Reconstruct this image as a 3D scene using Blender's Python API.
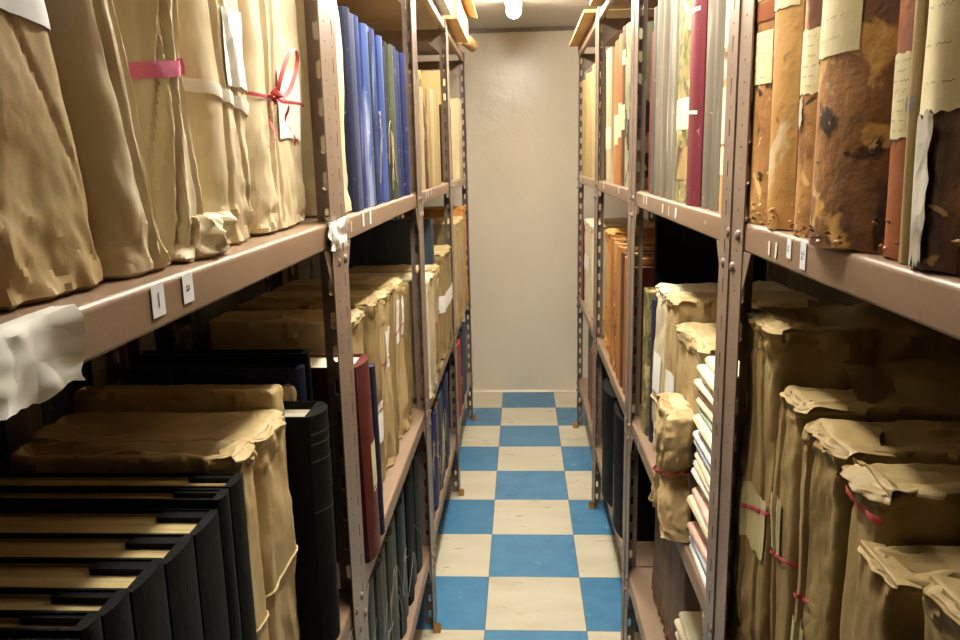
import bpy, bmesh, math, random
from mathutils import Vector, Matrix, noise

# ------------------------------------------------------------------ reset
for o in list(bpy.data.objects):
    bpy.data.objects.remove(o, do_unlink=True)
scene = bpy.context.scene
COL = scene.collection
PI = math.pi

# ------------------------------------------------------------------ camera
F_PX, CAM_H, CAM_X, PITCH, YAW, ROLL = 778.2, 1.385, -0.0298, 0.2035, 0.05575, -0.02156
cy, sy, cp, sp = math.cos(YAW), math.sin(YAW), math.cos(PITCH), math.sin(PITCH)
fwd = Vector((-sy * cp, cy * cp, -sp)); rgt = Vector((cy, sy, 0)); upv = rgt.cross(fwd)
c_, s_ = math.cos(ROLL), math.sin(ROLL)
r2 = c_ * rgt + s_ * upv; u2 = -s_ * rgt + c_ * upv
cam_data = bpy.data.cameras.new('camera'); cam = bpy.data.objects.new('camera', cam_data)
COL.objects.link(cam)
cam_data.sensor_width = 36.0; cam_data.sensor_fit = 'HORIZONTAL'
cam_data.lens = F_PX * 36.0 / 960.0
cam_data.clip_start = 0.02
mw = Matrix(((r2.x, u2.x, -fwd.x, CAM_X), (r2.y, u2.y, -fwd.y, 0), (r2.z, u2.z, -fwd.z, CAM_H), (0, 0, 0, 1)))
cam.matrix_world = mw
scene.camera = cam

# ------------------------------------------------------------------ world and exposure
world = bpy.data.worlds.new('world'); scene.world = world; world.use_nodes = True
world.node_tree.nodes['Background'].inputs[0].default_value = (0.9, 0.85, 0.75, 1)
world.node_tree.nodes['Background'].inputs[1].default_value = 0.02
scene.view_settings.view_transform = 'Standard'
scene.view_settings.look = 'None'
scene.view_settings.gamma = 1.0
scene.view_settings.use_curve_mapping = False
scene.view_settings.exposure = 0.05
NEAR_TUBE, FAR_TUBE = 98.0, 78.0
TUBE_COLOR = (1.0, 0.945, 0.82, 1)

# ------------------------------------------------------------------ materials
def lin(c):
    out = []
    for v in c:
        v /= 255.0
        out.append(v / 12.92 if v <= 0.04045 else ((v + 0.055) / 1.055) ** 2.4)
    return (*out, 1.0)

MATS = {}
def mat(name, c1, c2, nscale=5.0, stretch=(1, 1, 1), patches=(), rough=0.6, bumps=(), spec=0.4,
        metallic=0.0, rand=0.0, lo=0.35, hi=0.65):
    """noise-mixed two-tone surface with irregular patches and stacked bumps"""
    m = bpy.data.materials.new(name); m.use_nodes = True
    nt = m.node_tree; N = nt.nodes; L = nt.links
    bs = N['Principled BSDF']
    tc = N.new('ShaderNodeTexCoord'); oi = N.new('ShaderNodeObjectInfo')
    off = N.new('ShaderNodeVectorMath'); off.operation = 'SCALE'
    comb = N.new('ShaderNodeCombineXYZ')
    for k in range(3): L.new(oi.outputs['Random'], comb.inputs[k])
    L.new(comb.outputs[0], off.inputs[0]); off.inputs['Scale'].default_value = 37.0
    add = N.new('ShaderNodeVectorMath'); add.operation = 'ADD'
    L.new(tc.outputs['Object'], add.inputs[0]); L.new(off.outputs[0], add.inputs[1])
    def coords(st):
        mp = N.new('ShaderNodeVectorMath'); mp.operation = 'MULTIPLY'
        L.new(add.outputs[0], mp.inputs[0]); mp.inputs[1].default_value = st
        return mp.outputs[0]
    def ntex(scale, st, detail=5.0, dist=0.0):
        t = N.new('ShaderNodeTexNoise'); L.new(coords(st), t.inputs['Vector'])
        t.inputs['Scale'].default_value = scale; t.inputs['Detail'].default_value = detail
        t.inputs['Distortion'].default_value = dist
        return t
    def ramp(fac, a, b):
        r = N.new('ShaderNodeMapRange'); L.new(fac, r.inputs['Value'])
        r.inputs['From Min'].default_value = a; r.inputs['From Max'].default_value = b
        return r.outputs[0]
    def mix(fac, A, B):
        x = N.new('ShaderNodeMix'); x.data_type = 'RGBA'
        L.new(fac, x.inputs[0])
        for sock, v in ((x.inputs[6], A), (x.inputs[7], B)):
            if isinstance(v, tuple): sock.default_value = v
            else: L.new(v, sock)
        return x.outputs[2]
    col = mix(ramp(ntex(nscale, stretch).outputs['Fac'], lo, hi), lin(c1), lin(c2))
    for pc, psc, plo, phi, pst in patches:
        col = mix(ramp(ntex(psc, pst, 6.0, 0.6).outputs['Fac'], plo, phi), col, lin(pc))
    if rand:
        hsv = N.new('ShaderNodeHueSaturation'); L.new(col, hsv.inputs['Color'])
        r = N.new('ShaderNodeMapRange'); L.new(oi.outputs['Random'], r.inputs['Value'])
        r.inputs['To Min'].default_value = 1 - rand; r.inputs['To Max'].default_value = 1 + rand
        L.new(r.outputs[0], hsv.inputs['Value']); col = hsv.outputs[0]
    L.new(col, bs.inputs['Base Color'])
    bs.inputs['Roughness'].default_value = rough
    bs.inputs['Metallic'].default_value = metallic
    if 'Specular IOR Level' in bs.inputs: bs.inputs['Specular IOR Level'].default_value = spec
    prev = None
    for kind, bsc, dist, st in bumps:
        if kind == 'noise':
            h = ntex(bsc, st, 4.0).outputs['Fac']
        elif kind == 'crease':
            # sharp fold lines between smooth planes
            c0 = ntex(bsc, st, 1.0, 0.25).outputs['Fac']
            sb = N.new('ShaderNodeMath'); sb.operation = 'SUBTRACT'; L.new(c0, sb.inputs[0]); sb.inputs[1].default_value = 0.5
            ab = N.new('ShaderNodeMath'); ab.operation = 'ABSOLUTE'; L.new(sb.outputs[0], ab.inputs[0])
            mk = ramp(ntex(bsc * 0.45, st, 1.0).outputs['Fac'], 0.46, 0.62)
            ml = N.new('ShaderNodeMath'); ml.operation = 'MULTIPLY'; L.new(ab.outputs[0], ml.inputs[0]); L.new(mk, ml.inputs[1])
            h = ml.outputs[0]
        else:
            # facets of creased paper: voronoi cones over slightly warped coordinates
            w = ntex(bsc * 0.45, st, 2.0)
            wa = N.new('ShaderNodeVectorMath'); wa.operation = 'MULTIPLY_ADD'
            L.new(w.outputs['Color'], wa.inputs[0]); wa.inputs[1].default_value = (0.9 / bsc,) * 3
            L.new(coords(st), wa.inputs[2])
            v = N.new('ShaderNodeTexVoronoi'); L.new(wa.outputs[0], v.inputs['Vector'])
            v.inputs['Scale'].default_value = bsc
            h = v.outputs['Distance']
        b = N.new('ShaderNodeBump'); b.inputs['Strength'].default_value = 1.0
        b.inputs['Distance'].default_value = dist
        L.new(h, b.inputs['Height'])
        if prev: L.new(prev, b.inputs['Normal'])
        prev = b.outputs[0]
    if prev: L.new(prev, bs.inputs['Normal'])
    MATS[name] = m
    return m

I3 = (1, 1, 1)
KB = (('crease', 12, 0.005, (1, 1, 0.5)), ('crease', 32, 0.004, (1, 1, .8)), ('noise', 220, 0.0002, I3))
mat('kraft', (190, 169, 124), (172, 147, 102), 6, bumps=KB, rough=0.47, rand=0.08,
    patches=(((172, 138, 90), 9, 0.60, 0.80, (1, 1, .5)),))
mat('kraft_pale', (225, 212, 180), (211, 194, 156), 6, bumps=KB, rough=0.45, rand=0.06,
    patches=(((196, 164, 114), 8, 0.62, 0.82, (1, 1, .5)),))
mat('kraft_olive', (156, 135, 90), (136, 113, 70), 6, bumps=KB, rough=0.6, rand=0.07,
    patches=(((152, 118, 70), 10, 0.60, 0.80, (1, 1, .5)),))
mat('kraft_gold', (206, 150, 74), (180, 118, 52), 8, bumps=KB, rough=0.4, rand=0.05)
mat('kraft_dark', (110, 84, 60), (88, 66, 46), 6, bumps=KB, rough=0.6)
mat('kraft_torn', (220, 202, 160), (200, 174, 122), 18, bumps=KB, rough=0.7)
mat('leather_tan', (186, 142, 88), (160, 112, 62), 9, rough=0.5, rand=0.05,
    patches=(((206, 160, 88), 7, 0.52, 0.66, (1, 1, .5)), ((98, 58, 34), 15, 0.55, 0.63, (1, 1, .8)),
             ((60, 38, 24), 28, 0.62, 0.66, I3), ((222, 188, 128), 34, 0.64, 0.67, I3)),
    bumps=(('noise', 30, 0.003, I3), ('noise', 110, 0.001, I3)))
mat('leather_amber', (196, 155, 94), (180, 132, 72), 7, rough=0.48, rand=0.03,
    patches=(((214, 190, 150), 14, 0.58, 0.64, (1, 1, .7)), ((116, 70, 40), 20, 0.60, 0.66, I3)),
    bumps=(('noise', 24, 0.003, I3), ('noise', 110, 0.001, I3)))
mat('leather_mottled', (168, 120, 70), (122, 82, 50), 8, rough=0.45,
    patches=(((84, 62, 58), 9, 0.47, 0.57, (1, 1, .6)), ((206, 160, 92), 15, 0.55, 0.60, I3),
             ((58, 38, 30), 20, 0.57, 0.62, I3), ((196, 160, 112), 40, 0.64, 0.67, I3)),
    bumps=(('noise', 22, 0.004, I3), ('noise', 110, 0.001, I3)))
mat('leather_red', (164, 98, 60), (136, 76, 48), 8, rough=0.5,
    patches=(((186, 124, 66), 11, 0.58, 0.66, I3), ((62, 40, 32), 18, 0.62, 0.67, I3)),
    bumps=(('noise', 26, 0.003, I3),))
mat('torn_grey', (196, 190, 176), (160, 152, 136), 10, rough=0.75,
    patches=(((110, 78, 50), 8, 0.60, 0.66, I3),), bumps=(('voronoi', 24, 0.005, I3), ('noise', 90, 0.001, I3)))
SV = (1, 1, 0.12)
def cloth(name, a, b, wear, wlo=0.58, sc=22, rough=0.55, rand=0.06, spec=0.3):
    mat(name, a, b, sc, SV, patches=((wear, sc * 1.7, wlo, wlo + 0.12, (1, 1, 0.08)), (wear, 60, 0.68, 0.72, I3)),
        rough=rough, rand=rand, spec=spec, bumps=(('noise', 40, 0.0012, SV), ('noise', 300, 0.0004, I3)))
cloth('cloth_blue', (30, 54, 122), (20, 32, 80), (120, 136, 178), 0.585)
cloth('cloth_blue_pale', (64, 84, 138), (46, 62, 112), (160, 170, 196), 0.54)
cloth('cloth_navy', (38, 44, 74), (27, 31, 56), (92, 100, 124), 0.62)
cloth('cloth_slate', (66, 82, 92), (48, 62, 74), (110, 124, 130), 0.62)
cloth('cloth_lavender', (78, 84, 108), (56, 62, 88), (164, 100, 104), 0.56)
cloth('cloth_olive', (78, 82, 62), (58, 62, 50), (130, 130, 104), 0.62)
cloth('cloth_black', (21, 21, 20), (15, 15, 15), (40, 40, 38), 0.72, rough=0.6, spec=0.12)
cloth('cloth_green_black', (30, 40, 36), (22, 30, 28), (70, 84, 76), 0.66)
cloth('cloth_grey', (122, 113, 98), (92, 84, 72), (164, 156, 140), 0.59)
cloth('cloth_grey_dark', (92, 92, 82), (68, 68, 62), (130, 130, 116), 0.60)
cloth('slate_dark', (66, 78, 90), (52, 62, 74), (96, 106, 114), 0.66)
cloth('cloth_cream', (172, 152, 106), (150, 126, 82), (112, 88, 54), 0.59)
cloth('cloth_cream_white', (190, 176, 142), (168, 150, 114), (140, 116, 78), 0.62)
cloth('cloth_maroon', (116, 48, 56), (94, 36, 44), (170, 110, 116), 0.66, rough=0.4)
cloth('cloth_oxblood', (104, 44, 38), (80, 30, 28), (130, 70, 60), 0.68, rough=0.42)
cloth('cloth_red', (170, 50, 44), (138, 36, 34), (190, 110, 100), 0.66)
cloth('cloth_orange', (182, 122, 66), (154, 92, 48), (214, 170, 110), 0.60)
cloth('cloth_brown', (112, 74, 48), (84, 54, 36), (140, 104, 72), 0.62)
mat('mottled_green', (150, 136, 88), (118, 104, 62), 30, rough=0.6,
    patches=(((80, 84, 44), 40, 0.50, 0.58, I3), ((206, 190, 140), 12, 0.58, 0.64, I3)))
mat('mottled_patched', (172, 168, 138), (140, 138, 106), 12, rough=0.6,
    patches=(((44, 46, 40), 9, 0.54, 0.56, (1, 1, 1)), ((150, 168, 110), 14, 0.58, 0.62, I3)))
mat('mottled_stain', (180, 158, 110), (156, 130, 84), 14, SV, rough=0.6,
    patches=(((84, 58, 36), 16, 0.44, 0.52, (1, 1, .4)),))
mat('pages', (206, 186, 134), (168, 142, 90), 90, (0.04, 1, 0.3), rough=0.8,
    bumps=(('noise', 160, 0.0015, (0.02, 1, 0.02)),))
mat('pages_white', (230, 222, 200), (206, 194, 164), 90, (0.04, 1, 0.3), rough=0.8)
mat('booklet_cream', (236, 226, 196), (224, 210, 176), 20, rough=0.7)
mat('booklet_white', (240, 240, 236), (226, 228, 228), 20, rough=0.7)
mat('booklet_pink', (226, 186, 172), (214, 168, 152), 20, rough=0.7)
mat('booklet_green', (176, 200, 180), (160, 186, 166), 20, rough=0.7)
mat('booklet_blue', (206, 216, 236), (190, 202, 228), 20, rough=0.7)
mat('label_paper', (232, 222, 184), (216, 202, 156), 14, rough=0.7, rand=0.04,
    patches=(((186, 148, 92), 20, 0.66, 0.72, I3),), bumps=(('noise', 60, 0.0008, I3),))
mat('label_olive', (188, 176, 134), (172, 158, 114), 14, rough=0.7)
mat('white_paper', (250, 249, 244), (242, 240, 232), 10, rough=0.7, bumps=(('crease', 22, 0.006, I3),))
mat('tag_white', (240, 242, 246), (230, 234, 240), 10, rough=0.5)
mat('paint_chip', (236, 228, 214), (220, 210, 194), 10, rough=0.7)
mat('ink', (104, 92, 74), (126, 112, 90), 60, rough=0.7)
mat('ink_blue', (54, 66, 110), (44, 52, 90), 60, rough=0.7)
mat('tape_pink', (226, 126, 160), (214, 108, 146), 60, rough=0.6, bumps=(('noise', 400, 0.0005, I3),))
mat('tape_red', (196, 70, 72), (214, 104, 100), 60, rough=0.6)
mat('tape_rose', (196, 84, 96), (176, 66, 80), 60, rough=0.6)
mat('tape_white', (236, 232, 220), (222, 216, 200), 60, rough=0.6)
mat('string', (206, 190, 150), (184, 164, 120), 60, rough=0.7)
mat('string_grey', (170, 166, 156), (140, 136, 126), 60, rough=0.7)
mat('rack_paint', (134, 115, 101), (124, 104, 90), 6, rough=0.36, spec=0.5,
    patches=(((120, 90, 74), 30, 0.70, 0.74, I3),), bumps=(('noise', 250, 0.0002, I3),))
mat('rack_shelf', (140, 115, 94), (128, 103, 81), 4, rough=0.40, spec=0.5,
    patches=(((196, 168, 148), 26, 0.70, 0.73, (1, .3, 1)), ((116, 88, 74), 40, 0.70, 0.74, I3)),
    bumps=(('noise', 250, 0.0002, I3),))
mat('steel', (190, 182, 170), (150, 140, 128), 30, rough=0.3, metallic=0.9)
mat('wood', (196, 142, 74), (170, 114, 54), 20, (1, .2, 1), rough=0.6)
mat('cardboard', (202, 164, 112), (184, 144, 92), 8, rough=0.7, bumps=(('noise', 60, 0.001, I3),))
mat('card_grey', (150, 140, 126), (128, 118, 104), 8, rough=0.6)
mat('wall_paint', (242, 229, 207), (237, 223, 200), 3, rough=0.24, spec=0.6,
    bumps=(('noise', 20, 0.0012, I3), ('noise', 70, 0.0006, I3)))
mat('wall_dim', (126, 118, 104), (112, 104, 92), 3, rough=0.7)  # side and back walls darkened in colour to cut bounced fill light
mat('ceiling_paint', (232, 229, 220), (224, 220, 210), 3, rough=0.6, bumps=(('noise', 12, 0.006, I3),))
mat('floor_slab', (120, 116, 106), (104, 100, 92), 6, rough=0.8)
mat('tile_cream', (220, 211, 188), (208, 198, 172), 9, (0.35, 1, 1), rough=0.34, rand=0.03,
    patches=(((136, 122, 100), 44, 0.665, 0.70, (0.22, 1.5, 1)), ((188, 174, 146), 7, 0.6, 0.8, (0.3, 1, 1))),
    bumps=(('noise', 40, 0.0006, I3),))
mat('tile_blue', (78, 134, 172), (68, 122, 162), 12, rough=0.34, rand=0.04,
    patches=(((116, 166, 196), 30, 0.66, 0.76, (1, 1, 1)), ((58, 108, 150), 9, 0.58, 0.75, I3)),
    bumps=(('noise', 40, 0.0006, I3),))
mat('dark_void', (40, 34, 28), (30, 26, 22), 5, rough=0.8)

def emit(name, color, strength):
    m = bpy.data.materials.new(name); m.use_nodes = True
    nt = m.node_tree; nt.nodes.clear()
    e = nt.nodes.new('ShaderNodeEmission'); o = nt.nodes.new('ShaderNodeOutputMaterial')
    e.inputs[0].default_value = color; e.inputs[1].default_value = strength
    nt.links.new(e.outputs[0], o.inputs[0]); MATS[name] = m
emit('tube_glow_near', TUBE_COLOR, NEAR_TUBE)
emit('tube_glow_far', TUBE_COLOR, FAR_TUBE)

# ------------------------------------------------------------------ mesh helpers
def build(name, verts, faces, material, parent=None, loc=(0, 0, 0), smooth=True, angle=40, solid=0.0, fix=True):
    me = bpy.data.meshes.new(name)
    bm = bmesh.new()
    vs = [bm.verts.new(v) for v in verts]
    for f in faces:
        try: bm.faces.new([vs[i] for i in f])
        except ValueError: pass
    if fix:
        bmesh.ops.recalc_face_normals(bm, faces=bm.faces)
    bm.to_mesh(me); bm.free()
    if smooth:
        me.polygons.foreach_set('use_smooth', [True] * len(me.polygons))
        me.set_sharp_from_angle(angle=math.radians(angle))
    me.materials.append(MATS[material])
    o = link(name, me, parent, loc)
    if solid:
        md = o.modifiers.new('thickness', 'SOLIDIFY'); md.thickness = solid; md.offset = 0.0; md.use_even_offset = False
    return o

def link(name, me, parent=None, loc=(0, 0, 0)):
    o = bpy.data.objects.new(name, me); COL.objects.link(o)
    o.location = loc
    if parent: o.parent = parent
    return o

def thing(name, label, cat, loc=(0, 0, 0), group=None):
    o = bpy.data.objects.new(name, None); COL.objects.link(o)
    o.empty_display_size = 0.05; o.location = loc
    return tag(o, label, cat, group)

def tag(o, label, cat, group=None):
    o['label'] = label; o['category'] = cat
    if group: o['group'] = group
    return o

def struct(o):
    o['kind'] = 'structure'; return o

class MB:
    def __init__(s): s.v = []; s.f = []
    def box(s, x0, x1, y0, y1, z0, z1):
        n = len(s.v)
        s.v += [(x0, y0, z0), (x1, y0, z0), (x1, y1, z0), (x0, y1, z0), (x0, y0, z1), (x1, y0, z1), (x1, y1, z1), (x0, y1, z1)]
        s.f += [(n, n + 3, n + 2, n + 1), (n + 4, n + 5, n + 6, n + 7), (n, n + 1, n + 5, n + 4), (n + 1, n + 2, n + 6, n + 5),
                (n + 2, n + 3, n + 7, n + 6), (n + 3, n, n + 4, n + 7)]
        return s
    def grid(s, rows, closed=False):
        n = len(s.v); m = len(rows[0])
        for r in rows: s.v += [tuple(p) for p in r]
        for i in range(len(rows) - 1):
            for j in range(m if closed else m - 1):
                k = (j + 1) % m
                s.f.append((n + i * m + j, n + i * m + k, n + (i + 1) * m + k, n + (i + 1) * m + j))
        return s
    def cap(s, ring):
        n = len(s.v); s.v += [tuple(p) for p in ring]; s.f.append(tuple(range(n, n + len(ring)))); return s
    def tube(s, pts, r, sides=5):
        pts = [Vector(p) for p in pts]; rows = []
        for i, p in enumerate(pts):
            d = (pts[min(i + 1, len(pts) - 1)] - pts[max(i - 1, 0)])
            if d.length < 1e-9: d = Vector((0, 0, 1))
            d.normalize()
            a = Vector((0, 0, 1)) if abs(d.z) < 0.9 else Vector((1, 0, 0))
            x = d.cross(a).normalized(); y = d.cross(x)
            rows.append([p + r * (math.cos(q) * x + math.sin(q) * y) for q in (2 * PI * k / sides for k in range(sides))])
        s.grid(rows, closed=True); s.cap(rows[0]); s.cap(rows[-1][::-1]); return s
    def ribbon(s, pts, wdir, w):
        wd = Vector(wdir)
        return s.grid([[Vector(p) - wd * w / 2, Vector(p) + wd * w / 2] for p in pts])
    def build(s, name, material, parent=None, loc=(0, 0, 0), **k):
        return build(name, s.v, s.f, material, parent, loc, **k)

def nz(x, y=0.0, z=0.0): return noise.noise(Vector((x, y, z)))
def vor(p): return min(max(noise.voronoi(p)[0][0], 0.0), 1.2)

def _h(i, j, k):
    q = math.sin(i * 127.1 + j * 311.7 + k * 74.7) * 43758.5453
    return (q - math.floor(q)) * 2 - 1
def facet(x, y, k):
    """flat triangular facets meeting in sharp creases, like folded paper; about -1..1"""
    wx = x + 0.45 * nz(x * 0.6 + k, y * 0.6); wy = y + 0.45 * nz(x * 0.6, y * 0.6 + k, 5.0)
    s = (wx + wy) * 0.36602540378; u, v = wx + s, wy + s
    i, j = math.floor(u), math.floor(v); fx, fy = u - i, v - j
    k = math.floor(k * 10)
    if fx > fy: return (1 - fx) * _h(i, j, k) + (fx - fy) * _h(i + 1, j, k) + fy * _h(i + 1, j + 1, k)
    return (1 - fy) * _h(i, j, k) + (fy - fx) * _h(i, j + 1, k) + fx * _h(i + 1, j + 1, k)

def text_mesh(s, size, name='lettering'):
    cu = bpy.data.curves.new(name, 'FONT'); cu.body = s; cu.size = size
    cu.align_x = 'CENTER'; cu.align_y = 'CENTER'; cu.resolution_u = 3
    o = bpy.data.objects.new(name, cu); COL.objects.link(o)
    me = bpy.data.meshes.new_from_object(o.evaluated_get(bpy.context.evaluated_depsgraph_get()))
    bpy.data.objects.remove(o); bpy.data.curves.remove(cu)
    return me

# ------------------------------------------------------------------ the room
WALL_Y, BACK_Y, WL, WR, CEIL = 4.54, -2.4, -1.13, 0.86, 2.09
def slab(name, x0, x1, y0, y1, z0, z1, m):
    return struct(MB().box(x0, x1, y0, y1, z0, z1).build(name, m, smooth=False))
floor = slab('floor', WL, WR, BACK_Y, WALL_Y, -0.08, -0.002, 'floor_slab')
slab('ceiling', WL, WR, BACK_Y, WALL_Y, CEIL, CEIL + 0.08, 'ceiling_paint')
slab('wall_end', WL, WR, WALL_Y, WALL_Y + 0.1, -0.08, CEIL + 0.08, 'wall_paint')
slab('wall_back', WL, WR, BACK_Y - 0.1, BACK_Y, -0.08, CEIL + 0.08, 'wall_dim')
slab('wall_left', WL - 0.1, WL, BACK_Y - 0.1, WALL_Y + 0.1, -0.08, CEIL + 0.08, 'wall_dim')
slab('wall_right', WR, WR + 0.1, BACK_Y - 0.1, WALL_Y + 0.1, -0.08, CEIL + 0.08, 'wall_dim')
# coved skirting at the foot of the end wall
rows = []
for x in (WL, WR):
    rows.append([(x, WALL_Y, 0.014), (x, WALL_Y - 0.005, 0.014), (x, WALL_Y - 0.005, 0.012), (x, WALL_Y - 0.008, 0.008),
                 (x, WALL_Y - 0.016, 0.001), (x, WALL_Y, 0.001)])
struct(MB().grid(rows, closed=True).build('baseboard_end', 'wall_paint', angle=60))
# dark joint and cable where the end wall meets the ceiling
struct(MB().box(WL, WR, WALL_Y - 0.012, WALL_Y, CEIL - 0.02, CEIL).build('trim_1', 'card_grey', smooth=False))

TW = 0.3048
def tile_mesh(nm, m):
    g = 0.0010; h = TW / 2 - g; b = 0.0012
    mb = MB()
    mb.grid([[(-h, -h, -.0015), (h, -h, -.0015), (h, h, -.0015), (-h, h, -.0015)],
             [(-h, -h, -.0006), (h, -h, -.0006), (h, h, -.0006), (-h, h, -.0006)],
             [(-h + b, -h + b, 0), (h - b, -h + b, 0), (h - b, h - b, 0), (-h + b, h - b, 0)]], closed=True)
    mb.cap([(-h + b, -h + b, 0), (h - b, -h + b, 0), (h - b, h - b, 0), (-h + b, h - b, 0)])
    o = mb.build(nm, m, smooth=False); me = o.data
    bpy.data.objects.remove(o); return me
tm = {0: tile_mesh('tile', 'tile_blue'), 1: tile_mesh('tile', 'tile_cream')}
for i in range(15):
    for j in range(-5, 4):
        link('floor_tile', tm[(i + j) % 2], floor, (j * TW, WALL_Y - 0.002 - (i + 0.5) * TW, 0))

# ------------------------------------------------------------------ ceiling lights
def ceiling_light(y0, y1, label, glow):
    x = -0.055
    t = thing('ceiling_light', label, 'light', (x, (y0 + y1) / 2, CEIL))
    h = (y1 - y0) / 2
    prof = [(-.030, 0), (-.030, -.012), (-.018, -.026), (.018, -.026), (.030, -.012), (.030, 0)]
    mb = MB(); R = [[(a, y, z) for a, z in prof] for y in (-h, h)]
    mb.grid(R, closed=True); mb.cap(R[0]); mb.cap(R[1]); mb.build('batten', 'tag_white', t, angle=20)
    tb = MB(); tb.tube([(0, y, -.054) for y in (-h + .03, 0, h - .03)], .034, 16); tb.build('tube', glow, t)
    for s in (-1, 1):
        e = MB(); e.tube([(0, s * (h - .03), -.054), (0, s * (h - .012), -.054)], .0345, 16)
        e.box(-.012, .012, min(s * (h - .026), s * (h - .006)), max(s * (h - .026), s * (h - .006)), -.052, -.02)
        e.build('end_cap', 'tag_white', t)
    return t
ceiling_light(2.50, 3.74, 'fluorescent tube light on the ceiling near the end wall', 'tube_glow_far')
ceiling_light(0.86, 2.10, 'fluorescent tube light on the ceiling over the near shelving', 'tube_glow_near')

# ------------------------------------------------------------------ steel shelving
XL, XR, DEPTH = -0.305, 0.25, 0.38
PW = 0.05
FL = 0.030
POST_H = 1.905

def perforated(mapf, W, H, cols, mb):
    """plate of width W and height H with rows of real holes; cols: (u0,u1,[(v0,v1),...])"""
    ch = lambda col: (col[1] - col[0]) * 0.36
    us = sorted({0.0, W} | {c for col in cols for c in (col[0], col[1], col[0] + ch(col), col[1] - ch(col))})
    vs = sorted({0.0, H} | {v for col in cols for p, q in col[2] for v in (p, q, p + ch(col), q - ch(col))})
    idx = {}
    def vid(i, j):
        if (i, j) not in idx:
            idx[(i, j)] = len(mb.v); mb.v.append(mapf(us[i], vs[j]))
        return idx[(i, j)]
    for i in range(len(us) - 1):
        for j in range(len(vs) - 1):
            um, vm = (us[i] + us[i + 1]) / 2, (vs[j] + vs[j + 1]) / 2
            A, B, C, D_ = vid(i, j), vid(i + 1, j), vid(i + 1, j + 1), vid(i, j + 1)
            hole = None
            for col in cols:
                if col[0] < um < col[1]:
                    for p, q in col[2]:
                        if p < vm < q: hole = (col[0], col[1], p, q, ch(col))
            if hole is None:
                mb.f.append((A, B, C, D_)); continue
            a, b, p, q, c = hole
            lft, rgt_, bot, top = um < a + c, um > b - c, vm < p + c, vm > q - c
            if lft and bot: mb.f.append((A, B, D_))
            elif rgt_ and bot: mb.f.append((A, B, C))
            elif lft and top: mb.f.append((A, C, D_))
            elif rgt_ and top: mb.f.append((B, C, D_))

POST_MESH = {}
def post_mesh(sx, sy, far):
    """slotted angle: face towards the aisle, flange running into the rack at its outer edge"""
    key = (sx, sy, far)
    if key in POST_MESH: return POST_MESH[key]
    mb = MB(); per = 0.053
    slots = []; k = 0
    z = 0.03
    while z < POST_H - 0.05:
        slots.append((z, z + 0.022)); slots.append((z + 0.035, z + 0.0385)); z += per
    dots = []; z = 0.04
    while z < POST_H - 0.03:
        dots.append((z, z + 0.0035)); z += per / 2
    big = []; z = 0.02
    while z < POST_H - 0.05:
        big.append((z, z + 0.027)); z += per
    fcols = [(0.022, 0.0262, dots)] if far else [(0.022, 0.0262, slots)]
    # outer corner at y=0; face extends by sy*PW along y, flange by sx*PW along x
    perforated(lambda u, v: (0, sy * u, v), PW, POST_H, fcols, mb)
    perforated(lambda u, v: (sx * u, 0, v), FL, POST_H, [(0.0105, 0.0195, big)], mb)
    o = mb.build('post', 'rack_paint', smooth=False, solid=0.0, fix=False)
    me = o.data; bpy.data.objects.remove(o)
    bm = bmesh.new(); bm.from_mesh(me)
    bmesh.ops.remove_doubles(bm, verts=bm.verts, dist=1e-5)
    bmesh.ops.recalc_face_normals(bm, faces=bm.faces)
    bmesh.ops.solidify(bm, geom=bm.faces[:], thickness=0.002)
    bm.to_mesh(me); bm.free()
    POST_MESH[key] = me
    return me

LIP = 0.037
def shelf_part(parent, xf, sx, y0, y1, z, loc):
    r = 0.006; prof = [(DEPTH - 0.004, -0.03), (DEPTH - 0.004, 0)]
    for k in range(6):
        a = k / 5 * PI / 2
        prof.append((0.003 + r - r * math.sin(a), -r + r * math.cos(a)))
    prof += [(0.003, -LIP + 0.003), (0.006, -LIP), (0.018, -LIP)]
    def pt(p, y): return (sx * p[0], y, p[1])
    n = 10
    rows = [[pt(p, y0 + (y1 - y0) * i / n) for p in prof] for i in range(n + 1)]
    return MB().grid(rows).build('shelf', 'rack_shelf', parent, (0, 0, z - 0.0006), angle=35)

BOLT = None
def bolt(parent, loc, sx):
    global BOLT
    if BOLT is None:
        rows = []
        for r, h in ((.0075, 0), (.0075, .0015), (.006, .0035), (.003, .0048)):
            rows.append([(h, r * math.cos(k * PI / 4), r * math.sin(k * PI / 4)) for k in range(8)])
        mb = MB(); mb.grid(rows, closed=True); mb.cap(rows[-1])
        o = mb.build('bolt', 'rack_paint'); BOLT = o.data; bpy.data.objects.remove(o)
    o = link('bolt', BOLT, parent, loc); o.scale = (-sx, 1, 1)
    return o

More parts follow.
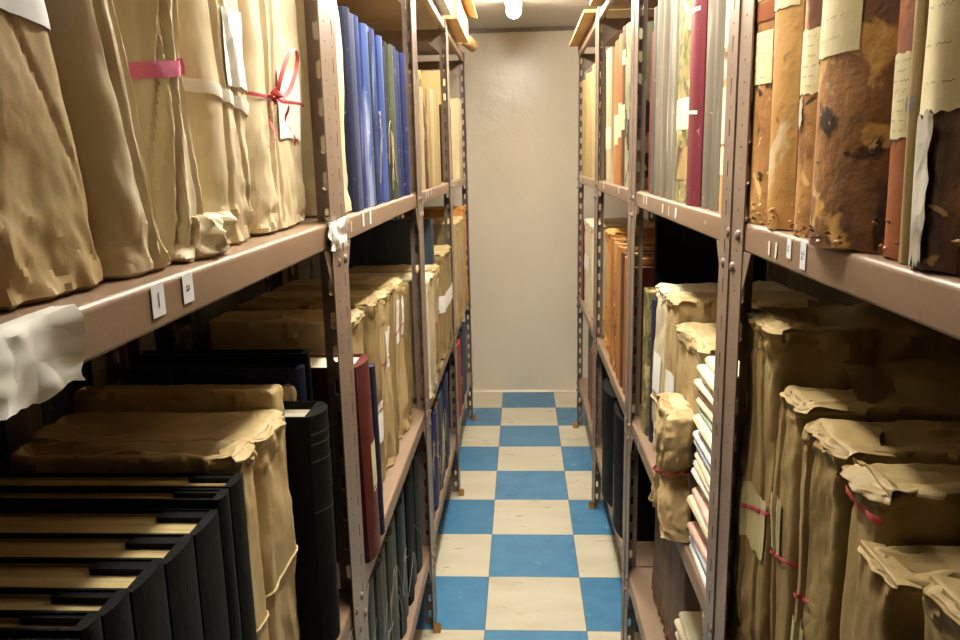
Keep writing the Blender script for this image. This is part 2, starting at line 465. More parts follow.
def rack(side, y0, y1, levels, label, xf=None, bolts=True):
    sx = -1 if side == 'L' else 1
    xf = xf if xf is not None else (XL if side == 'L' else XR)
    t = thing('shelving_rack', label, 'shelf', (xf, y0, 0), 'brown slotted-angle shelving racks along the aisle')
    g = 0.0025; Lb = y1 - y0
    for (xx, fs) in ((0, sx), (sx * DEPTH, -sx)):
        link('post', post_mesh(fs, 1, False), t, (xx, g, 0))
        link('post', post_mesh(fs, -1, True), t, (xx, Lb - g, 0))
    shelves = []
    for z in levels:
        s = shelf_part(t, xf, sx, 0.003, Lb - 0.003, z, None); shelves.append(s)
        if z > 1.8 or z < 0.4 and not bolts: continue
        for yy, d in ((PW, 1), (Lb - PW, -1)):
            # corner gusset under the lip
            x = sx * 0.0022
            gv = [(x, yy - d * 0.03, z - LIP), (x, yy + d * 0.035, z - LIP), (x, yy, z - LIP - 0.06), (x, yy - d * 0.03, z - LIP - 0.06)]
            build('gusset', gv, [(0, 1, 2, 3)], 'rack_paint', t, smooth=False, solid=0.0015)
        for yy in (PW * 0.45, Lb - PW * 0.45):
            bolt(t, (0, yy - 0.012, z - 0.018), sx); bolt(t, (0, yy + 0.008, z - 0.062), sx)
    # end braces under the top shelf, with angled corners
    for yy in (0.004, Lb - 0.004):
        zt = levels[-1] - 0.03
        xs = [(FL, zt), (DEPTH - FL, zt), (DEPTH - FL, zt - .085), (DEPTH - FL - .05, zt - .04), (FL + .05, zt - .04), (FL, zt - .085)]
        build('end_brace', [(sx * a, yy, b) for a, b in xs], [tuple(range(6))], 'rack_paint', t, smooth=False, solid=.0016)
    return t, shelves

LY = [0.205, 1.162, 2.130, 3.095, 4.055]
RY = [0.095, 1.056, 2.012, 2.974, 3.935]
ZL, ZR = (0.26, 0.69, 1.30, 1.90), (0.26, 0.705, 1.30, 1.90)
wd = ['nearest', 'second', 'third', 'farthest']
LR, RR = [], []
for k in range(4):
    LR.append(rack('L', LY[k], LY[k + 1], ZL, f'{wd[k]} brown steel shelving rack on the left of the aisle'))
    RR.append(rack('R', RY[k], RY[k + 1], ZR, f'{wd[k]} brown steel shelving rack on the right of the aisle'))
for k in range(4):
    rack('L', LY[k], LY[k + 1], ZL, f'shadowed steel shelving rack standing behind the {wd[k]} left rack', xf=-0.70, bolts=False)

def shim(x, y, s, label):
    v = [(0, -.020, 0), (s * .020, -.020, 0), (s * .020, .020, 0), (0, .020, 0), (0, -.020, .034), (0, .020, .004), (s * .020, -.020, .034), (s * .020, .020, .004)]
    f = [(0, 1, 2, 3), (0, 4, 6, 1), (4, 5, 7, 6), (3, 2, 7, 5), (0, 3, 5, 4), (1, 6, 7, 2)]
    tag(build('wooden_wedge', v, f, 'wood', None, (x, y, 0), smooth=False), label, 'wedge', 'wooden wedges at the rack feet')
for k, w in ((1, 'first'), (2, 'second'), (3, 'third')):
    nm = ('second', 'third', 'farthest')[k - 1]
    shim(XL + 0.001, LY[k + 1 if k < 3 else 4] - 0.03, 1, f'small wooden wedge at the foot of the far post of the {nm} left rack')
    shim(XR - 0.001, RY[k + 1 if k < 3 else 4] - 0.03, -1, f'small wooden wedge at the foot of the far post of the {nm} right rack')
# ------------------------------------------------------------------ shelf tags
def lip_tag(rk, k_shelf, side, yw, zc, w, h, tilt=0.0, text=None, tsize=0.01, trot=0.0, m='tag_white', tink='ink_blue', bay=0):
    """card stuck on the lip of a shelf; sub-part of that shelf"""
    t, sh = rk; s = sh[k_shelf]
    sgn = 1 if side == 'L' else -1
    y = yw - t.location.y; z = zc - s.location.z
    x = -sgn * 0.003 + sgn * 0.0009
    c, q = math.cos(tilt), math.sin(tilt)
    pts = [(x, y + c * a - q * b, z + q * a + c * b) for a, b in ((-w / 2, -h / 2), (w / 2, -h / 2), (w / 2, h / 2), (-w / 2, h / 2))]
    o = build('shelf_tag', pts, [(0, 1, 2, 3)], m, s, smooth=False, solid=0.0004)
    if text:
        me = text_mesh(text, tsize)
        R = Matrix.Rotation(trot + tilt, 4, 'X') if False else Matrix.Identity(4)
        # local text plane: u runs along +Y on the left lip as seen from the aisle, v up
        for v in me.vertices:
            u, w_ = v.co.x, v.co.y
            cu, su = math.cos(trot), math.sin(trot)
            uu, vv = cu * u - su * w_, su * u + cu * w_
            v.co = (x + sgn * 0.0006, y + sgn * uu, z + vv)
        me.materials.clear(); me.materials.append(MATS[tink])
        link('lettering', me, o).matrix_parent_inverse = Matrix.Identity(4)
    return o
lip_tag(LR[0], 2, 'L', 0.571, 1.2845, 0.021, 0.024, 0.0, 'I', 0.017)
lip_tag(LR[0], 2, 'L', 0.6255, 1.2855, 0.020, 0.024, 0.0, 'a', 0.015, -PI / 2)
lip_tag(RR[0], 2, 'R', 0.836, 1.2860, 0.013, 0.021, 0.0, 'aa', 0.009, -PI / 2)
lip_tag(RR[0], 2, 'R', 0.794, 1.2835, 0.015, 0.028, 0.0, '2a', 0.011, -PI / 2)
lip_tag(RR[0], 2, 'R', 0.902, 1.279, 0.007, 0.016, 0.0, m='paint_chip')
lip_tag(RR[0], 2, 'R', 0.878, 1.279, 0.006, 0.018, 0.12, m='paint_chip')
lip_tag(LR[1], 2, 'L', 1.362, 1.287, 0.014, 0.026, 0.0)
lip_tag(LR[1], 2, 'L', 1.427, 1.287, 0.014, 0.028, 0.0)
lip_tag(LR[1], 2, 'L', 1.262, 1.282, 0.006, 0.016, 0.0, m='paint_chip')
for yy, ww in ((1.585, .012), (1.45, .016), (1.52, .006)):
    lip_tag(RR[1], 2, 'R', yy, 1.281, ww, 0.018, 0.2, m='paint_chip')
for yy in (1.83, 1.79):
    lip_tag(RR[1], 2, 'R', yy, 1.287, 0.012, 0.020, 0.0, m='paint_chip')
for yy in (2.29, 2.35, 2.43): lip_tag(LR[2], 2, 'L', yy, 1.288, 0.018, 0.02, 0.1, m='paint_chip')
for yy in (3.25, 3.36): lip_tag(LR[3], 2, 'L', yy, 1.288, 0.02, 0.02, 0, m='paint_chip')
for yy in (2.72, 2.3): lip_tag(RR[2], 2, 'R', yy, 1.288, 0.02, 0.02, 0, m='paint_chip')
lip_tag(RR[3], 2, 'R', 3.75, 1.288, 0.03, 0.022, 0, m='paint_chip')
lip_tag(RR[1], 1, 'R', 1.83, 0.687, 0.012, 0.02, 0, m='paint_chip')
lip_tag(RR[1], 0, 'R', 1.80, 0.243, 0.012, 0.02, 0, m='paint_chip')
lip_tag(LR[2], 0, 'L', 2.42, 0.243, 0.014, 0.02, 0.2, m='paint_chip')

def lip_paper(name, label, side, y0, y1, zt, zb, top_in, seed, m='white_paper', curl=0.006):
    """torn paper stuck over the edge of a shelf, hanging down its lip"""
    sgn = 1 if side == 'L' else -1; xf = XL if side == 'L' else XR
    rows = []; n = 26; k = 16
    for i in range(n + 1):
        u = i / n; y = y0 + (y1 - y0) * u; row = []
        edge = 0.006 * nz(u * 6, seed) + 0.003 * nz(u * 19, seed)
        for j in range(k + 1):
            v = j / k
            if v < 0.3:
                a = top_in * (1 - v / 0.3); x = xf - sgn * a; z = zt + 0.0012
            else:
                w = (v - 0.3) / 0.7; x = xf + sgn * 0.0015; z = zt - 0.001 - (zt - zb + edge) * w
            b = max(0, .4 + facet(u * 5, v * 2.2, seed)) * curl * .8 + max(0, .3 + facet(u * 11, v * 6, seed)) * curl * 0.5 + curl * 1.6 * max(0, u - 0.8) / 0.2
            row.append((x + sgn * (0.0012 + b), y + 0.006 * nz(v * 5, seed + 3) * (1 if u > 0.5 else -1), z + (b * 0.5 if v < 0.3 else 0)))
        rows.append(row)
    o = MB().grid(rows).build(name, m, None, (0, 0, 0), angle=45)
    return tag(o, label, 'paper')
lip_paper('torn_paper', 'torn white paper stuck over the near left shelf edge', 'L', 0.30, 0.446, 1.300, 1.259, 0.014, 3.1, curl=0.0032)
lip_paper('torn_paper', 'crumpled white paper scrap at the second left post', 'L', 1.085, 1.160, 1.298, 1.262, 0.004, 8.7, curl=0.0055)

# ------------------------------------------------------------------ wrapped parcels
def rrect(t, D, T, r):
    """point and outward normal on a rounded rectangle, t in [-.5,.5), t=0 at the middle of the front"""
    segs = [('l', T / 2 - r), ('c', 0), ('l', D - 2 * r), ('c', 1), ('l', T / 2 - r)]
    Lh = sum(s[1] if s[0] == 'l' else PI * r / 2 for s in segs)
    s = abs(t) * 2 * Lh; sg = 1 if t >= 0 else -1
    if s < T / 2 - r: a, b, na, nb = 0, s, -1, 0
    else:
        s -= T / 2 - r
        if s < PI * r / 2:
            q = s / r; a, b = r - r * math.cos(q), T / 2 - r + r * math.sin(q); na, nb = -math.cos(q), math.sin(q)
        else:
            s -= PI * r / 2
            if s < D - 2 * r: a, b, na, nb = r + s, T / 2, 0, 1
            else:
                s -= D - 2 * r
                if s < PI * r / 2:
                    q = s / r; a, b = D - r + r * math.sin(q), T / 2 - r + r * math.cos(q); na, nb = math.sin(q), math.cos(q)
                else:
                    s -= PI * r / 2; a, b, na, nb = D, max(T / 2 - r - s, 0), 1, 0
    return a, sg * b, na, sg * nb, Lh * 2

class Parcel:
    """a bundle wrapped in creased paper standing on a shelf"""
    def __init__(s, side, y0, y1, z0, h, xf, depth=0.30, lean=0.0, taper=0.0, seed=1.0, pleat=1.0, crumple=1.0,
                 r=None, flare=0.0, pinch=None, nu=92, nv=56, bulge=0.0, folds=(), envb=0.05):
        s.sx = -1 if side == 'L' else 1
        s.T = y1 - y0; s.h = h; s.D = depth; s.lean = lean; s.taper = taper; s.seed = seed
        s.pleat = pleat; s.cr = crumple; s.r = r or min(0.014, s.T * 0.3); s.flare = flare; s.pinch = pinch
        s.nu = nu; s.nv = nv; s.bulge = bulge; s.folds = folds; s.envb = envb
        s.loc = (xf, (y0 + y1) / 2, z0)
    def k(s, z):
        w = z / s.h
        e = 1 - s.taper * w + s.flare * math.exp(-z / 0.03) + s.bulge * math.sin(PI * w)
        if s.pinch:
            zc, amt, wid = s.pinch; e *= 1 - amt * math.exp(-((z - zc) / wid) ** 2)
        return e
    def pt(s, t, z, off=0.0, inset=0.0):
        D, T = s.D, s.T
        a, b, na, nb, L = rrect(t, D, T, s.r)
        k = s.k(z); b *= k
        if s.pinch: a = D / 2 + (a - D / 2) * (0.5 + 0.5 * k)
        q = s.seed * 7.3; P = t * L
        sc = min(1.0, T / 0.09)
        zz = min(max(z, 0.0), s.h)
        env = s.envb + (1 - s.envb) * (math.exp(-zz / 0.04) + math.exp(-(s.h - zz) / 0.035))
        d = 0.004 * sc * nz(a * 7 + q, b * 7, z * 5)
        d += s.pleat * 0.0050 * sc * facet(P * 15, z * 5.5, q)
        d += s.pleat * 0.0026 * sc * facet(P * 30 + z * 6, z * 15 - P * 6, q + 3)
        d += s.cr * 0.0060 * sc * env * facet(P * 42, z * 40, q + 5)
        d += s.cr * 0.0034 * env * facet(P * 85 + z * 20, z * 80, q + 7)
        d -= 0.003
        if abs(P) < T * 0.7:
            for b0, slope, dep in s.folds:      # long sharp creases running up the front
                e = P - (b0 * T + slope * (z - s.h * 0.3) + 0.004 * nz(z * 7, b0, q))
                d += dep * (math.exp(-(e / 0.010) ** 2) * 0.6 - math.exp(-((e + 0.004) / 0.0035) ** 2) * 1.4)
        d = min(d, 0.007) + off
        a += na * d; b += nb * d
        if inset:
            m = inset * T / 2
            a = D / 2 + (a - D / 2) * max(0.0, (D / 2 - m) / (D / 2))
            b *= max(0.0, 1 - inset)
        return (s.sx * a, b + s.lean * z, z)
    def make(s, name, label, material, cat='parcel', group=None, fold=0.010):
        t = thing(name, label, cat, s.loc, group); s.t = t; s.mat = material
        nu, nv = s.nu, s.nv
        ts = []
        for i in range(nu):      # more vertices on the front
            u = i / nu * 2 - 1
            ts.append(0.5 * (0.45 * u + 0.55 * u ** 3))
        rows = []; rt = 0.007
        rows.append([s.pt(q, 0.0, 0, 0.9) for q in ts])
        rows.append([s.pt(q, 0.0, -0.004, 0.06) for q in ts])
        for j in range(nv + 1):
            z = 0.004 + (s.h - rt - 0.004) * j / nv
            rows.append([s.pt(q, z) for q in ts])
        for j in range(1, 5):
            q_ = j / 4 * PI / 2; z = s.h - rt + rt * math.sin(q_)
            ins = (1 - math.cos(q_)) * rt / (s.T / 2)
            rows.append([s.pt(q, z, 0, min(ins, .8)) for q in ts])
        i0 = min(rt / (s.T / 2), .8)
        for j in range(1, 8):
            ins = i0 + (0.999 - i0) * j / 7
            r = []
            for q in ts:
                x, y, z = s.pt(q, s.h, 0, ins)
                f = 1 - ins
                z += -fold * (1 - f / (1 - i0 + 1e-6)) + fold * 0.7 * facet(x * 9, y * 30, s.seed + 4) * min(1, j / 2)
                z += 0.0045 * facet(x * 16, y * 26, s.seed) + 0.0025 * facet(x * 40, y * 50, s.seed + 2)
                r.append((x, y, z))
            rows.append(r)
        mb = MB(); mb.grid(rows, closed=True)
        mb.build('wrapping', material, t, angle=17)
        return s
    def band(s, z, w, material, tilt=0.0, name='tape', off=0.0025, arc=(-0.5, 0.5), n=110):
        rows = []
        for i in range(n + 1):
            t = arc[0] + (arc[1] - arc[0]) * i / n
            if t >= 0.5: t = 0.4999
            a = rrect(t, s.D, s.T, s.r)
            zz = z + tilt * a[1] + 0.002 * nz(t * 30, s.seed)
            rows.append([s.pt(t, zz - w / 2, off), s.pt(t, zz, off + 0.0006), s.pt(t, zz + w / 2, off)])
        return MB().grid(rows).build(name, material, s.t, angle=40)
    def cord(s, z, r, material, tilt=0.0, name='string', off=0.002, n=90):
        pts = []
        for i in range(n + 1):
            t = -0.4999 + 0.9998 * i / n
            a = rrect(t, s.D, s.T, s.r)
            pts.append(s.pt(t, z + tilt * a[1] + 0.003 * nz(t * 12, s.seed), off))
        return MB().tube(pts, r, 5).build(name, material, s.t)
    def patch(s, b0, b1, z0, z1, material, name='paper_label', off=0.0022, tilt=0.0, rag=0.0, nu=14, nv=12):
        """paper label following the front; b given as fraction of the front width"""
        L = rrect(0, s.D, s.T, s.r)[4]
        rows = []
        for j in range(nv + 1):
            v = j / nv; row = []
            for i in range(nu + 1):
                u = i / nu; b = (b0 + (b1 - b0) * u) * s.T
                z = z0 + (z1 - z0) * v + tilt * b + (rag * nz(u * 5, s.seed + v) if j in (0, nv) else 0)
                row.append(s.pt(b / L, z, off))
            rows.append(row)
        return MB().grid(rows).build(name, material, s.t, angle=40)
    def flap(s, material=None, top=0.07, down=0.04, seed=0.0, amp=0.010, name='paper_fold', w0=-0.52, w1=0.52):
        """paper end folded over the top front edge"""
        material = material or s.mat
        n, m = 34, 40; rows = []
        top *= 0.7; down *= 0.75; amp *= 0.5
        for i in range(n + 1):
            u = w0 + (w1 - w0) * i / n; row = []
            dn = down * (0.8 + 0.7 * nz(u * 2.0 + seed, 1.7, s.seed)) + 0.003 * nz(u * 9, seed)
            tp = top * (0.9 + 0.4 * nz(u * 1.6, seed, s.seed))
            for j in range(m + 1):
                v = j / m
                if v < 0.5:
                    a = tp * (1 - v * 2); z = s.h + 0.002; out = 0
                else:
                    a = 0; z = s.h + 0.002 - dn * (v * 2 - 1); out = 1
                q = u * s.T
                cr = amp * 0.45 * max(0, 0.35 + facet(q * 26 + seed, v * 3.4, s.seed)) + amp * 0.3 * max(0, 0.3 + facet(q * 60, v * 8, seed))
                e = 0.0012 + cr * math.sin(PI * min(1, max(0, v * 0.96 + 0.02))) ** 0.7
                if out:
                    Lp = rrect(0, s.D, s.T, s.r)[4]
                    row.append(s.pt(max(-.3, min(.3, q / Lp)), min(z, s.h - 0.004), e))
                else:
                    corner = math.exp(-((v - 0.5) / 0.10) ** 2)
                    z += 0.7 * e - 0.007 * corner - 0.006 * (1 - v * 2)
                    row.append((s.sx * (a + 0.007 * corner), q * 0.96 * s.k(s.h) + s.lean * z, z))
            rows.append(row)
        return MB().grid(rows).build(name, material, s.t, angle=17)

G = 'brown paper parcels'
# --- left, eye-level shelf of the nearest rack
p = Parcel('L', .285, .425, 1.30, .46, -.335, .30, -.22, 0, 1.3).make('paper_parcel', 'brown paper parcel cut by the left edge of the photo', 'kraft')
p = Parcel('L', .440, .566, 1.30, .48, -.333, .31, -.20, .10, 2.6, nu=130, nv=90, pleat=.8, r=.024, flare=.05, folds=((-.1, .3, .0012), (.2, -.3, .0012))).make('paper_parcel', 'large brown paper parcel with a white label, above the torn white paper', 'kraft')
p.patch(-.44, .47, .178, .30, 'tag_white', tilt=-.10)
p = Parcel('L', .572, .657, 1.30, .48, -.322, .30, -.22, 0.10, 3.9, nu=130, nv=90, flare=.16, r=.034, folds=((.22, .02, .006), (.02, -.03, .004))).make('paper_parcel', 'leaning brown parcel with a pink ribbon end, third from the left', 'kraft_pale')
p.band(.225, .006, 'tape_pink', .3, arc=(0.06, 0.2), n=30)
p = Parcel('L', .664, .742, 1.30, .47, -.326, .30, -.10, .10, 4.4, nu=130, nv=90, pleat=1.6, flare=.2, r=.03, folds=((-.12, .10, .006), (.18, .02, .007), (-.3, .25, .004))).make('paper_parcel', 'pale brown parcel tied with a flat pink tape', 'kraft_pale')
p.band(.168, .0135, 'tape_pink', .15)
# crumpled tuck of paper at its foot
p.flap(None, .02, .02, 5.0)
tk = Parcel('L', .672, .772, 1.3005, .040, -.312, .055, 0, .2, 9.3, crumple=1.8, nu=90, nv=24, r=.024).make('paper_wad', 'crumpled paper wad at the foot of the pink-taped parcel', 'kraft_pale', 'paper')
p = Parcel('L', .768, .900, 1.30, .48, -.332, .30, 0.0, .04, 5.8, nu=140, nv=96, flare=.06, crumple=1.4, r=.034, bulge=.04, folds=((-.12, -.05, .005), (.1, -.18, .004))).make('paper_parcel', 'brown parcel with a wide white tape and a blank white label', 'kraft_pale')
p.band(.152, .013, 'tape_white', -.18)
p.patch(-.10, .36, .165, .245, 'white_paper', rag=.004)
p = Parcel('L', .912, 1.134, 1.30, .49, -.336, .30, 0.0, .02, 6.1, nu=140, nv=90, pleat=1.0, r=.022, folds=((-.22, .0, .007), (-.1, .0, .003))).make('paper_parcel', 'brown parcel tied with a red and white bow beside the post', 'kraft_pale')
p.band(.165, .004, 'tape_rose', 0.0)
p.patch(-.08, .34, .118, .205, 'white_paper', rag=.005)
bx, by, bz = .009, -.048, .166
mb = MB()
for (dy, dz, w) in ((.056, .060, .3), (.02, .07, .2)):
    if dy > .05:
        pts = []
        for i in range(25):
            q = i / 24 * 2 * PI
            pts.append((bx + .012 * math.sin(q / 2), by + dy * .5 * (1 - math.cos(q)) + .014 * math.sin(q), bz + dz * .5 * (1 - math.cos(q)) - .010 * math.sin(q)))
        mb.ribbon(pts, (0.6, .5, -.5), .006)
mb.ribbon([(bx + .004 * math.sin(i), by - .045 * i / 10 - .008 * math.sin(i * .6), bz - .062 * i / 10) for i in range(11)], (0, .8, .5), .007)
mb.ribbon([(bx + .006 + .004 * math.sin(i), by + .042 * i / 10 + .006 * math.sin(i * .7), bz - .058 * i / 10) for i in range(11)], (0, .8, -.4), .008)
mb.build('bow', 'tape_red', p.t, angle=40)
MB().tube([(bx - .004, by, bz - .007), (bx + .003, by, bz), (bx - .004, by, bz + .007)], .006, 8).build('knot', 'tape_red', p.t)
# --- left, eye-level shelf of the second rack
Parcel('L', 1.225, 1.345, 1.30, .42, -.322, .30, -.02, 0, 7.7).make('paper_parcel', 'cream paper parcel between the post and the blue volumes', 'kraft_pale')

# --- left, lower shelf of the nearest rack
p = Parcel('L', .778, .832, .69, .385, -.335, .275, 0.0, 0, 11.2, nu=110, nv=70).make('paper_parcel', 'crumpled thin brown parcel next to the black binders', 'kraft')
p.flap(None, .06, .05, 1.0, amp=.022); p.cord(.17, .0012, 'string')
p = Parcel('L', .838, .955, .69, .378, -.335, .30, 0.02, .0, 12.9, nu=120, nv=76, pleat=1.5, r=.026).make('paper_parcel', 'bulky brown parcel tied with string, with a rounded shoulder, lower left', 'kraft')
p.flap(None, .12, .05, 2.0, amp=.012); p.cord(.185, .0014, 'string', .15)
p = Parcel('L', .960, .998, .69, .405, -.352, .28, 0.0, .0, 13.3, r=.008).make('paper_parcel', 'brown parcel standing just before the large black ledger', 'kraft')
p = Parcel('L', 1.080, 1.104, .69, .372, -.364, .27, 0, 0, 14.5, r=.006).make('paper_parcel', 'flat brown parcel wedged behind the black ledger', 'kraft')
# --- left, lower shelf of the second rack
spec = [(1.405, 1.530, .405, 'first'), (1.536, 1.640, .412, 'second'), (1.646, 1.745, .408, 'third'), (1.751, 1.850, .405, 'fourth'), (1.856, 1.965, .402, 'fifth'), (1.970, 2.075, .375, 'last')]
for i, (a, b, h, w) in enumerate(spec):
    p = Parcel('L', a, b, .69, h, -.335 if i else -.352, .285, 0, 0, 20.3 + 1.7 * i, nu=84, nv=50, pleat=1.2).make(
        'paper_parcel', f'{w} of the brown parcels beyond the oxblood ledger, lower left shelf', 'kraft_olive' if i % 2 else 'kraft', group='parcel row on the lower left shelf')
    if i < 5: p.flap(None, .05, .035, i * 1.3, amp=.012)
    if i == 1: p.patch(-.3, .2, .10, .19, 'white_paper'); p.band(.17, .004, 'tape_rose', arc=(-.07, .07), n=24)
    if i == 2: p.patch(-.35, .35, .235, .325, 'white_paper', rag=.006); p.band(.255, .004, 'tape_rose', arc=(-.08, .08), n=24)
    if i == 4: p.patch(-.45, -.1, .25, .36, 'white_paper', rag=.004); p.patch(.1, .4, .26, .36, 'white_paper', rag=.006); p.band(.285, .004, 'tape_rose', .2, arc=(-.1, .1), n=24)
# --- left, lower shelf of the third and farthest racks
p = Parcel('L', 2.20, 2.36, .69, .36, -.300, .28, 0, 0, 31.1).make('paper_parcel', 'pale parcel with a torn foot just past the third left post', 'kraft_pale'); p.flap(None, .05, .03, .4)
p = Parcel('L', 2.37, 2.50, .69, .365, -.300, .28, 0, 0, 32.4).make('paper_parcel', 'slim crumpled parcel before the blue portfolio, lower left', 'kraft'); p.flap(None, .05, .06, 2.2)
p.band(.2, .006, 'tape_rose', .2, arc=(-.08, .08), n=24)
p = Parcel('L', 2.66, 2.985, .69, .375, -.300, .28, 0, 0, 33.6, pleat=.5).make('paper_parcel', 'smooth brown parcel with a white paper band, lower left', 'kraft_olive'); p.flap(None, .08, .045, 3.0)
p.band(.20, .06, 'white_paper')
p = Parcel('L', 3.20, 3.62, .69, .44, -.300, .28, 0, 0, 34.2).make('paper_parcel', 'tall crumpled brown parcel on the farthest left rack', 'kraft'); p.flap(None, .06, .08, 4.0)
p = Parcel('L', 3.64, 3.92, .69, .47, -.305, .28, 0, .1, 35.9).make('paper_parcel', 'brown parcel at the far end of the left racks', 'kraft_gold'); p.flap(None, .05, .05, 5.0)

# --- right, lower shelf of the nearest rack
p = Parcel('R', .905, 1.046, .705, .475, .268, .30, 0.02, .0, 41.2, nu=150, nv=100, pleat=.9, crumple=1.2, folds=((-.22, .02, .004), (.12, -.02, .004))).make('paper_parcel', 'tallest brown parcel beside the right post, with two rose tapes and a torn label', 'kraft_olive')
p.flap(None, .10, .06, 1.1, amp=.016); p.band(.262, .006, 'tape_rose', -.30, arc=(.02, .13), n=40); p.band(.220, .006, 'tape_rose', -.28, arc=(-.11, .02), n=50)
p.patch(-.40, .45, .175, .250, 'label_olive', rag=.014)
rows = []
for i in range(25):
    u = i / 24; row = []
    for j in range(17):
        v = j / 16
        yy = .05 - .20 * u + .02 * nz(v * 4, 3.3); xx = .075 + .22 * v
        zz = .480 - .085 * u ** 1.6 - .02 * (1 - v) * u + .010 * facet(u * 4, v * 3, 7.1) + .005 * facet(u * 9, v * 8, 2.2)
        row.append((xx + .015 * nz(u * 5, v, 1.0), yy, zz))
    rows.append(row)
MB().grid(rows).build('loose_sheet', 'kraft_olive', p.t, angle=25)
p = Parcel('R', .816, .899, .705, .41, .268, .30, 0.0, .0, 42.5, nu=120, nv=80, pleat=.7, folds=((.2, .0, .003),)).make('paper_parcel', 'brown parcel with a small typed label and rose tape, second from the right post', 'kraft_olive')
p.flap(None, .09, .018, 2.3, amp=.012); p.band(.215, .005, 'tape_rose', -.28, arc=(-.09, .09), n=50); p.patch(-.05, .42, .215, .285, 'label_olive')
p = Parcel('R', .712, .810, .705, .40, .268, .30, 0.0, .0, 43.8, nu=130, nv=80, pleat=.7, folds=((.22, .0, .005),)).make('paper_parcel', 'brown parcel with an overhanging rounded fold and rose tape, third from the right post', 'kraft_olive')
p.flap(None, .10, .028, 3.1, amp=.014); p.band(.215, .005, 'tape_rose', -.34, arc=(.0, .10), n=30); p.patch(.05, .45, .10, .18, 'label_olive', rag=.012)
p = Parcel('R', .630, .706, .705, .395, .272, .30, 0.0, .0, 45.4, nu=100, nv=60, pleat=.5).make('paper_parcel', 'brown parcel with a torn open corner showing a red edge', 'kraft_olive')
p.flap(None, .035, .035, 5.2, amp=.034); p.band(.372, .007, 'tape_red', arc=(-.05, .05), n=20, off=.008)
p = Parcel('R', .556, .626, .705, .355, .246, .30, 0.0, .0, 46.7, nu=100, nv=60, pleat=.4, crumple=.7).make('paper_parcel', 'plain brown parcel with a neatly folded flat end', 'kraft_olive')
p.flap(None, .045, .012, 6.3, amp=.006)
p = Parcel('R', .455, .545, .705, .37, .262, .30, 0.0, .0, 47.2, nu=100, nv=60, pleat=.5).make('paper_parcel', 'brown parcel at the lower right corner of the photo', 'kraft_olive')
p.flap(None, .05, .012, 7.0, amp=.006)
# --- right, lower shelf of the second rack
p = Parcel('R', 1.292, 1.530, .705, .355, .276, .28, 0, .02, 51.1, nu=100, nv=60, pleat=.8).make('paper_parcel', 'broad brown parcel behind the crumpled wrapper, lower right', 'kraft')
p.flap(None, .09, .05, 1.2, amp=.016)
p = Parcel('R', 1.537, 1.660, .705, .395, .272, .29, 0, 0, 52.3, nu=90, nv=56).make('paper_parcel', 'brown parcel with a red bow and white card, lower right', 'kraft')
p.flap(None, .07, .04, 2.2, amp=.016); p.patch(-.45, .05, .13, .24, 'white_paper')
mb = MB()
for k in (-1, 1):
    mb.ribbon([(-.012 - .01 * math.sin(i / 12 * PI), -.01 - .05 * i / 12, .12 + k * .014 * math.sin(i / 12 * PI)) for i in range(13)], (0, 0, 1), .007)
mb.build('bow', 'tape_red', p.t, angle=40)
p = Parcel('R', 1.667, 1.790, .705, .392, .272, .29, 0, 0, 53.6, nu=90, nv=56).make('paper_parcel', 'brown parcel with a pale typed label beside the dark blue book, lower right', 'kraft_pale')
p.flap(None, .07, .04, 3.2, amp=.014); p.patch(-.3, .3, .15, .24, 'white_paper')
p.cord(.13, .002, 'string')
p = Parcel('R', 1.30, 1.475, .706, .225, .222, .056, 0.04, .0, 54.4, nu=150, nv=90, crumple=0.9, pleat=2.6, r=.022, pinch=(.10, .36, .030), flare=.16, envb=.5,
           folds=((-.2, .5, .006), (.1, -.4, .006), (.3, .3, .006))).make(
    'paper_wrapper', 'crumpled brown wrapper tied with red tape, bulging over the lower right shelf edge', 'kraft', 'parcel')
p.band(.10, .007, 'tape_red', -.2, off=.006)
# --- right, lower shelf of the third and farthest racks
p = Parcel('R', 2.60, 2.79, .705, .43, .268, .28, 0, 0, 61.7).make('paper_parcel', 'glossy golden brown parcel on the third right rack', 'kraft_gold'); p.flap(None, .06, .06, 1.9, amp=.02)
p.band(.14, .006, 'tape_rose', .2, arc=(-.08, .08), n=24)
p = Parcel('R', 3.25, 3.68, .705, .40, .262, .28, 0, 0, 62.8).make('paper_parcel', 'tan parcel on the lower shelf of the farthest right rack', 'kraft_pale'); p.flap(None, .06, .05, 2.9)
p.patch(-.2, .3, .18, .25, 'white_paper')
# --- right, bottom shelf
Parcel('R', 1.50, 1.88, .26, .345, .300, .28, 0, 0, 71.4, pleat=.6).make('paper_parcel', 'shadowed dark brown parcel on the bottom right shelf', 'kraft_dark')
Parcel('R', 1.44, 1.494, .26, .36, .330, .25, 0, 0, 72.4, pleat=.6).make('paper_parcel', 'dim brown parcel behind the bottom pile of booklets', 'kraft_dark')

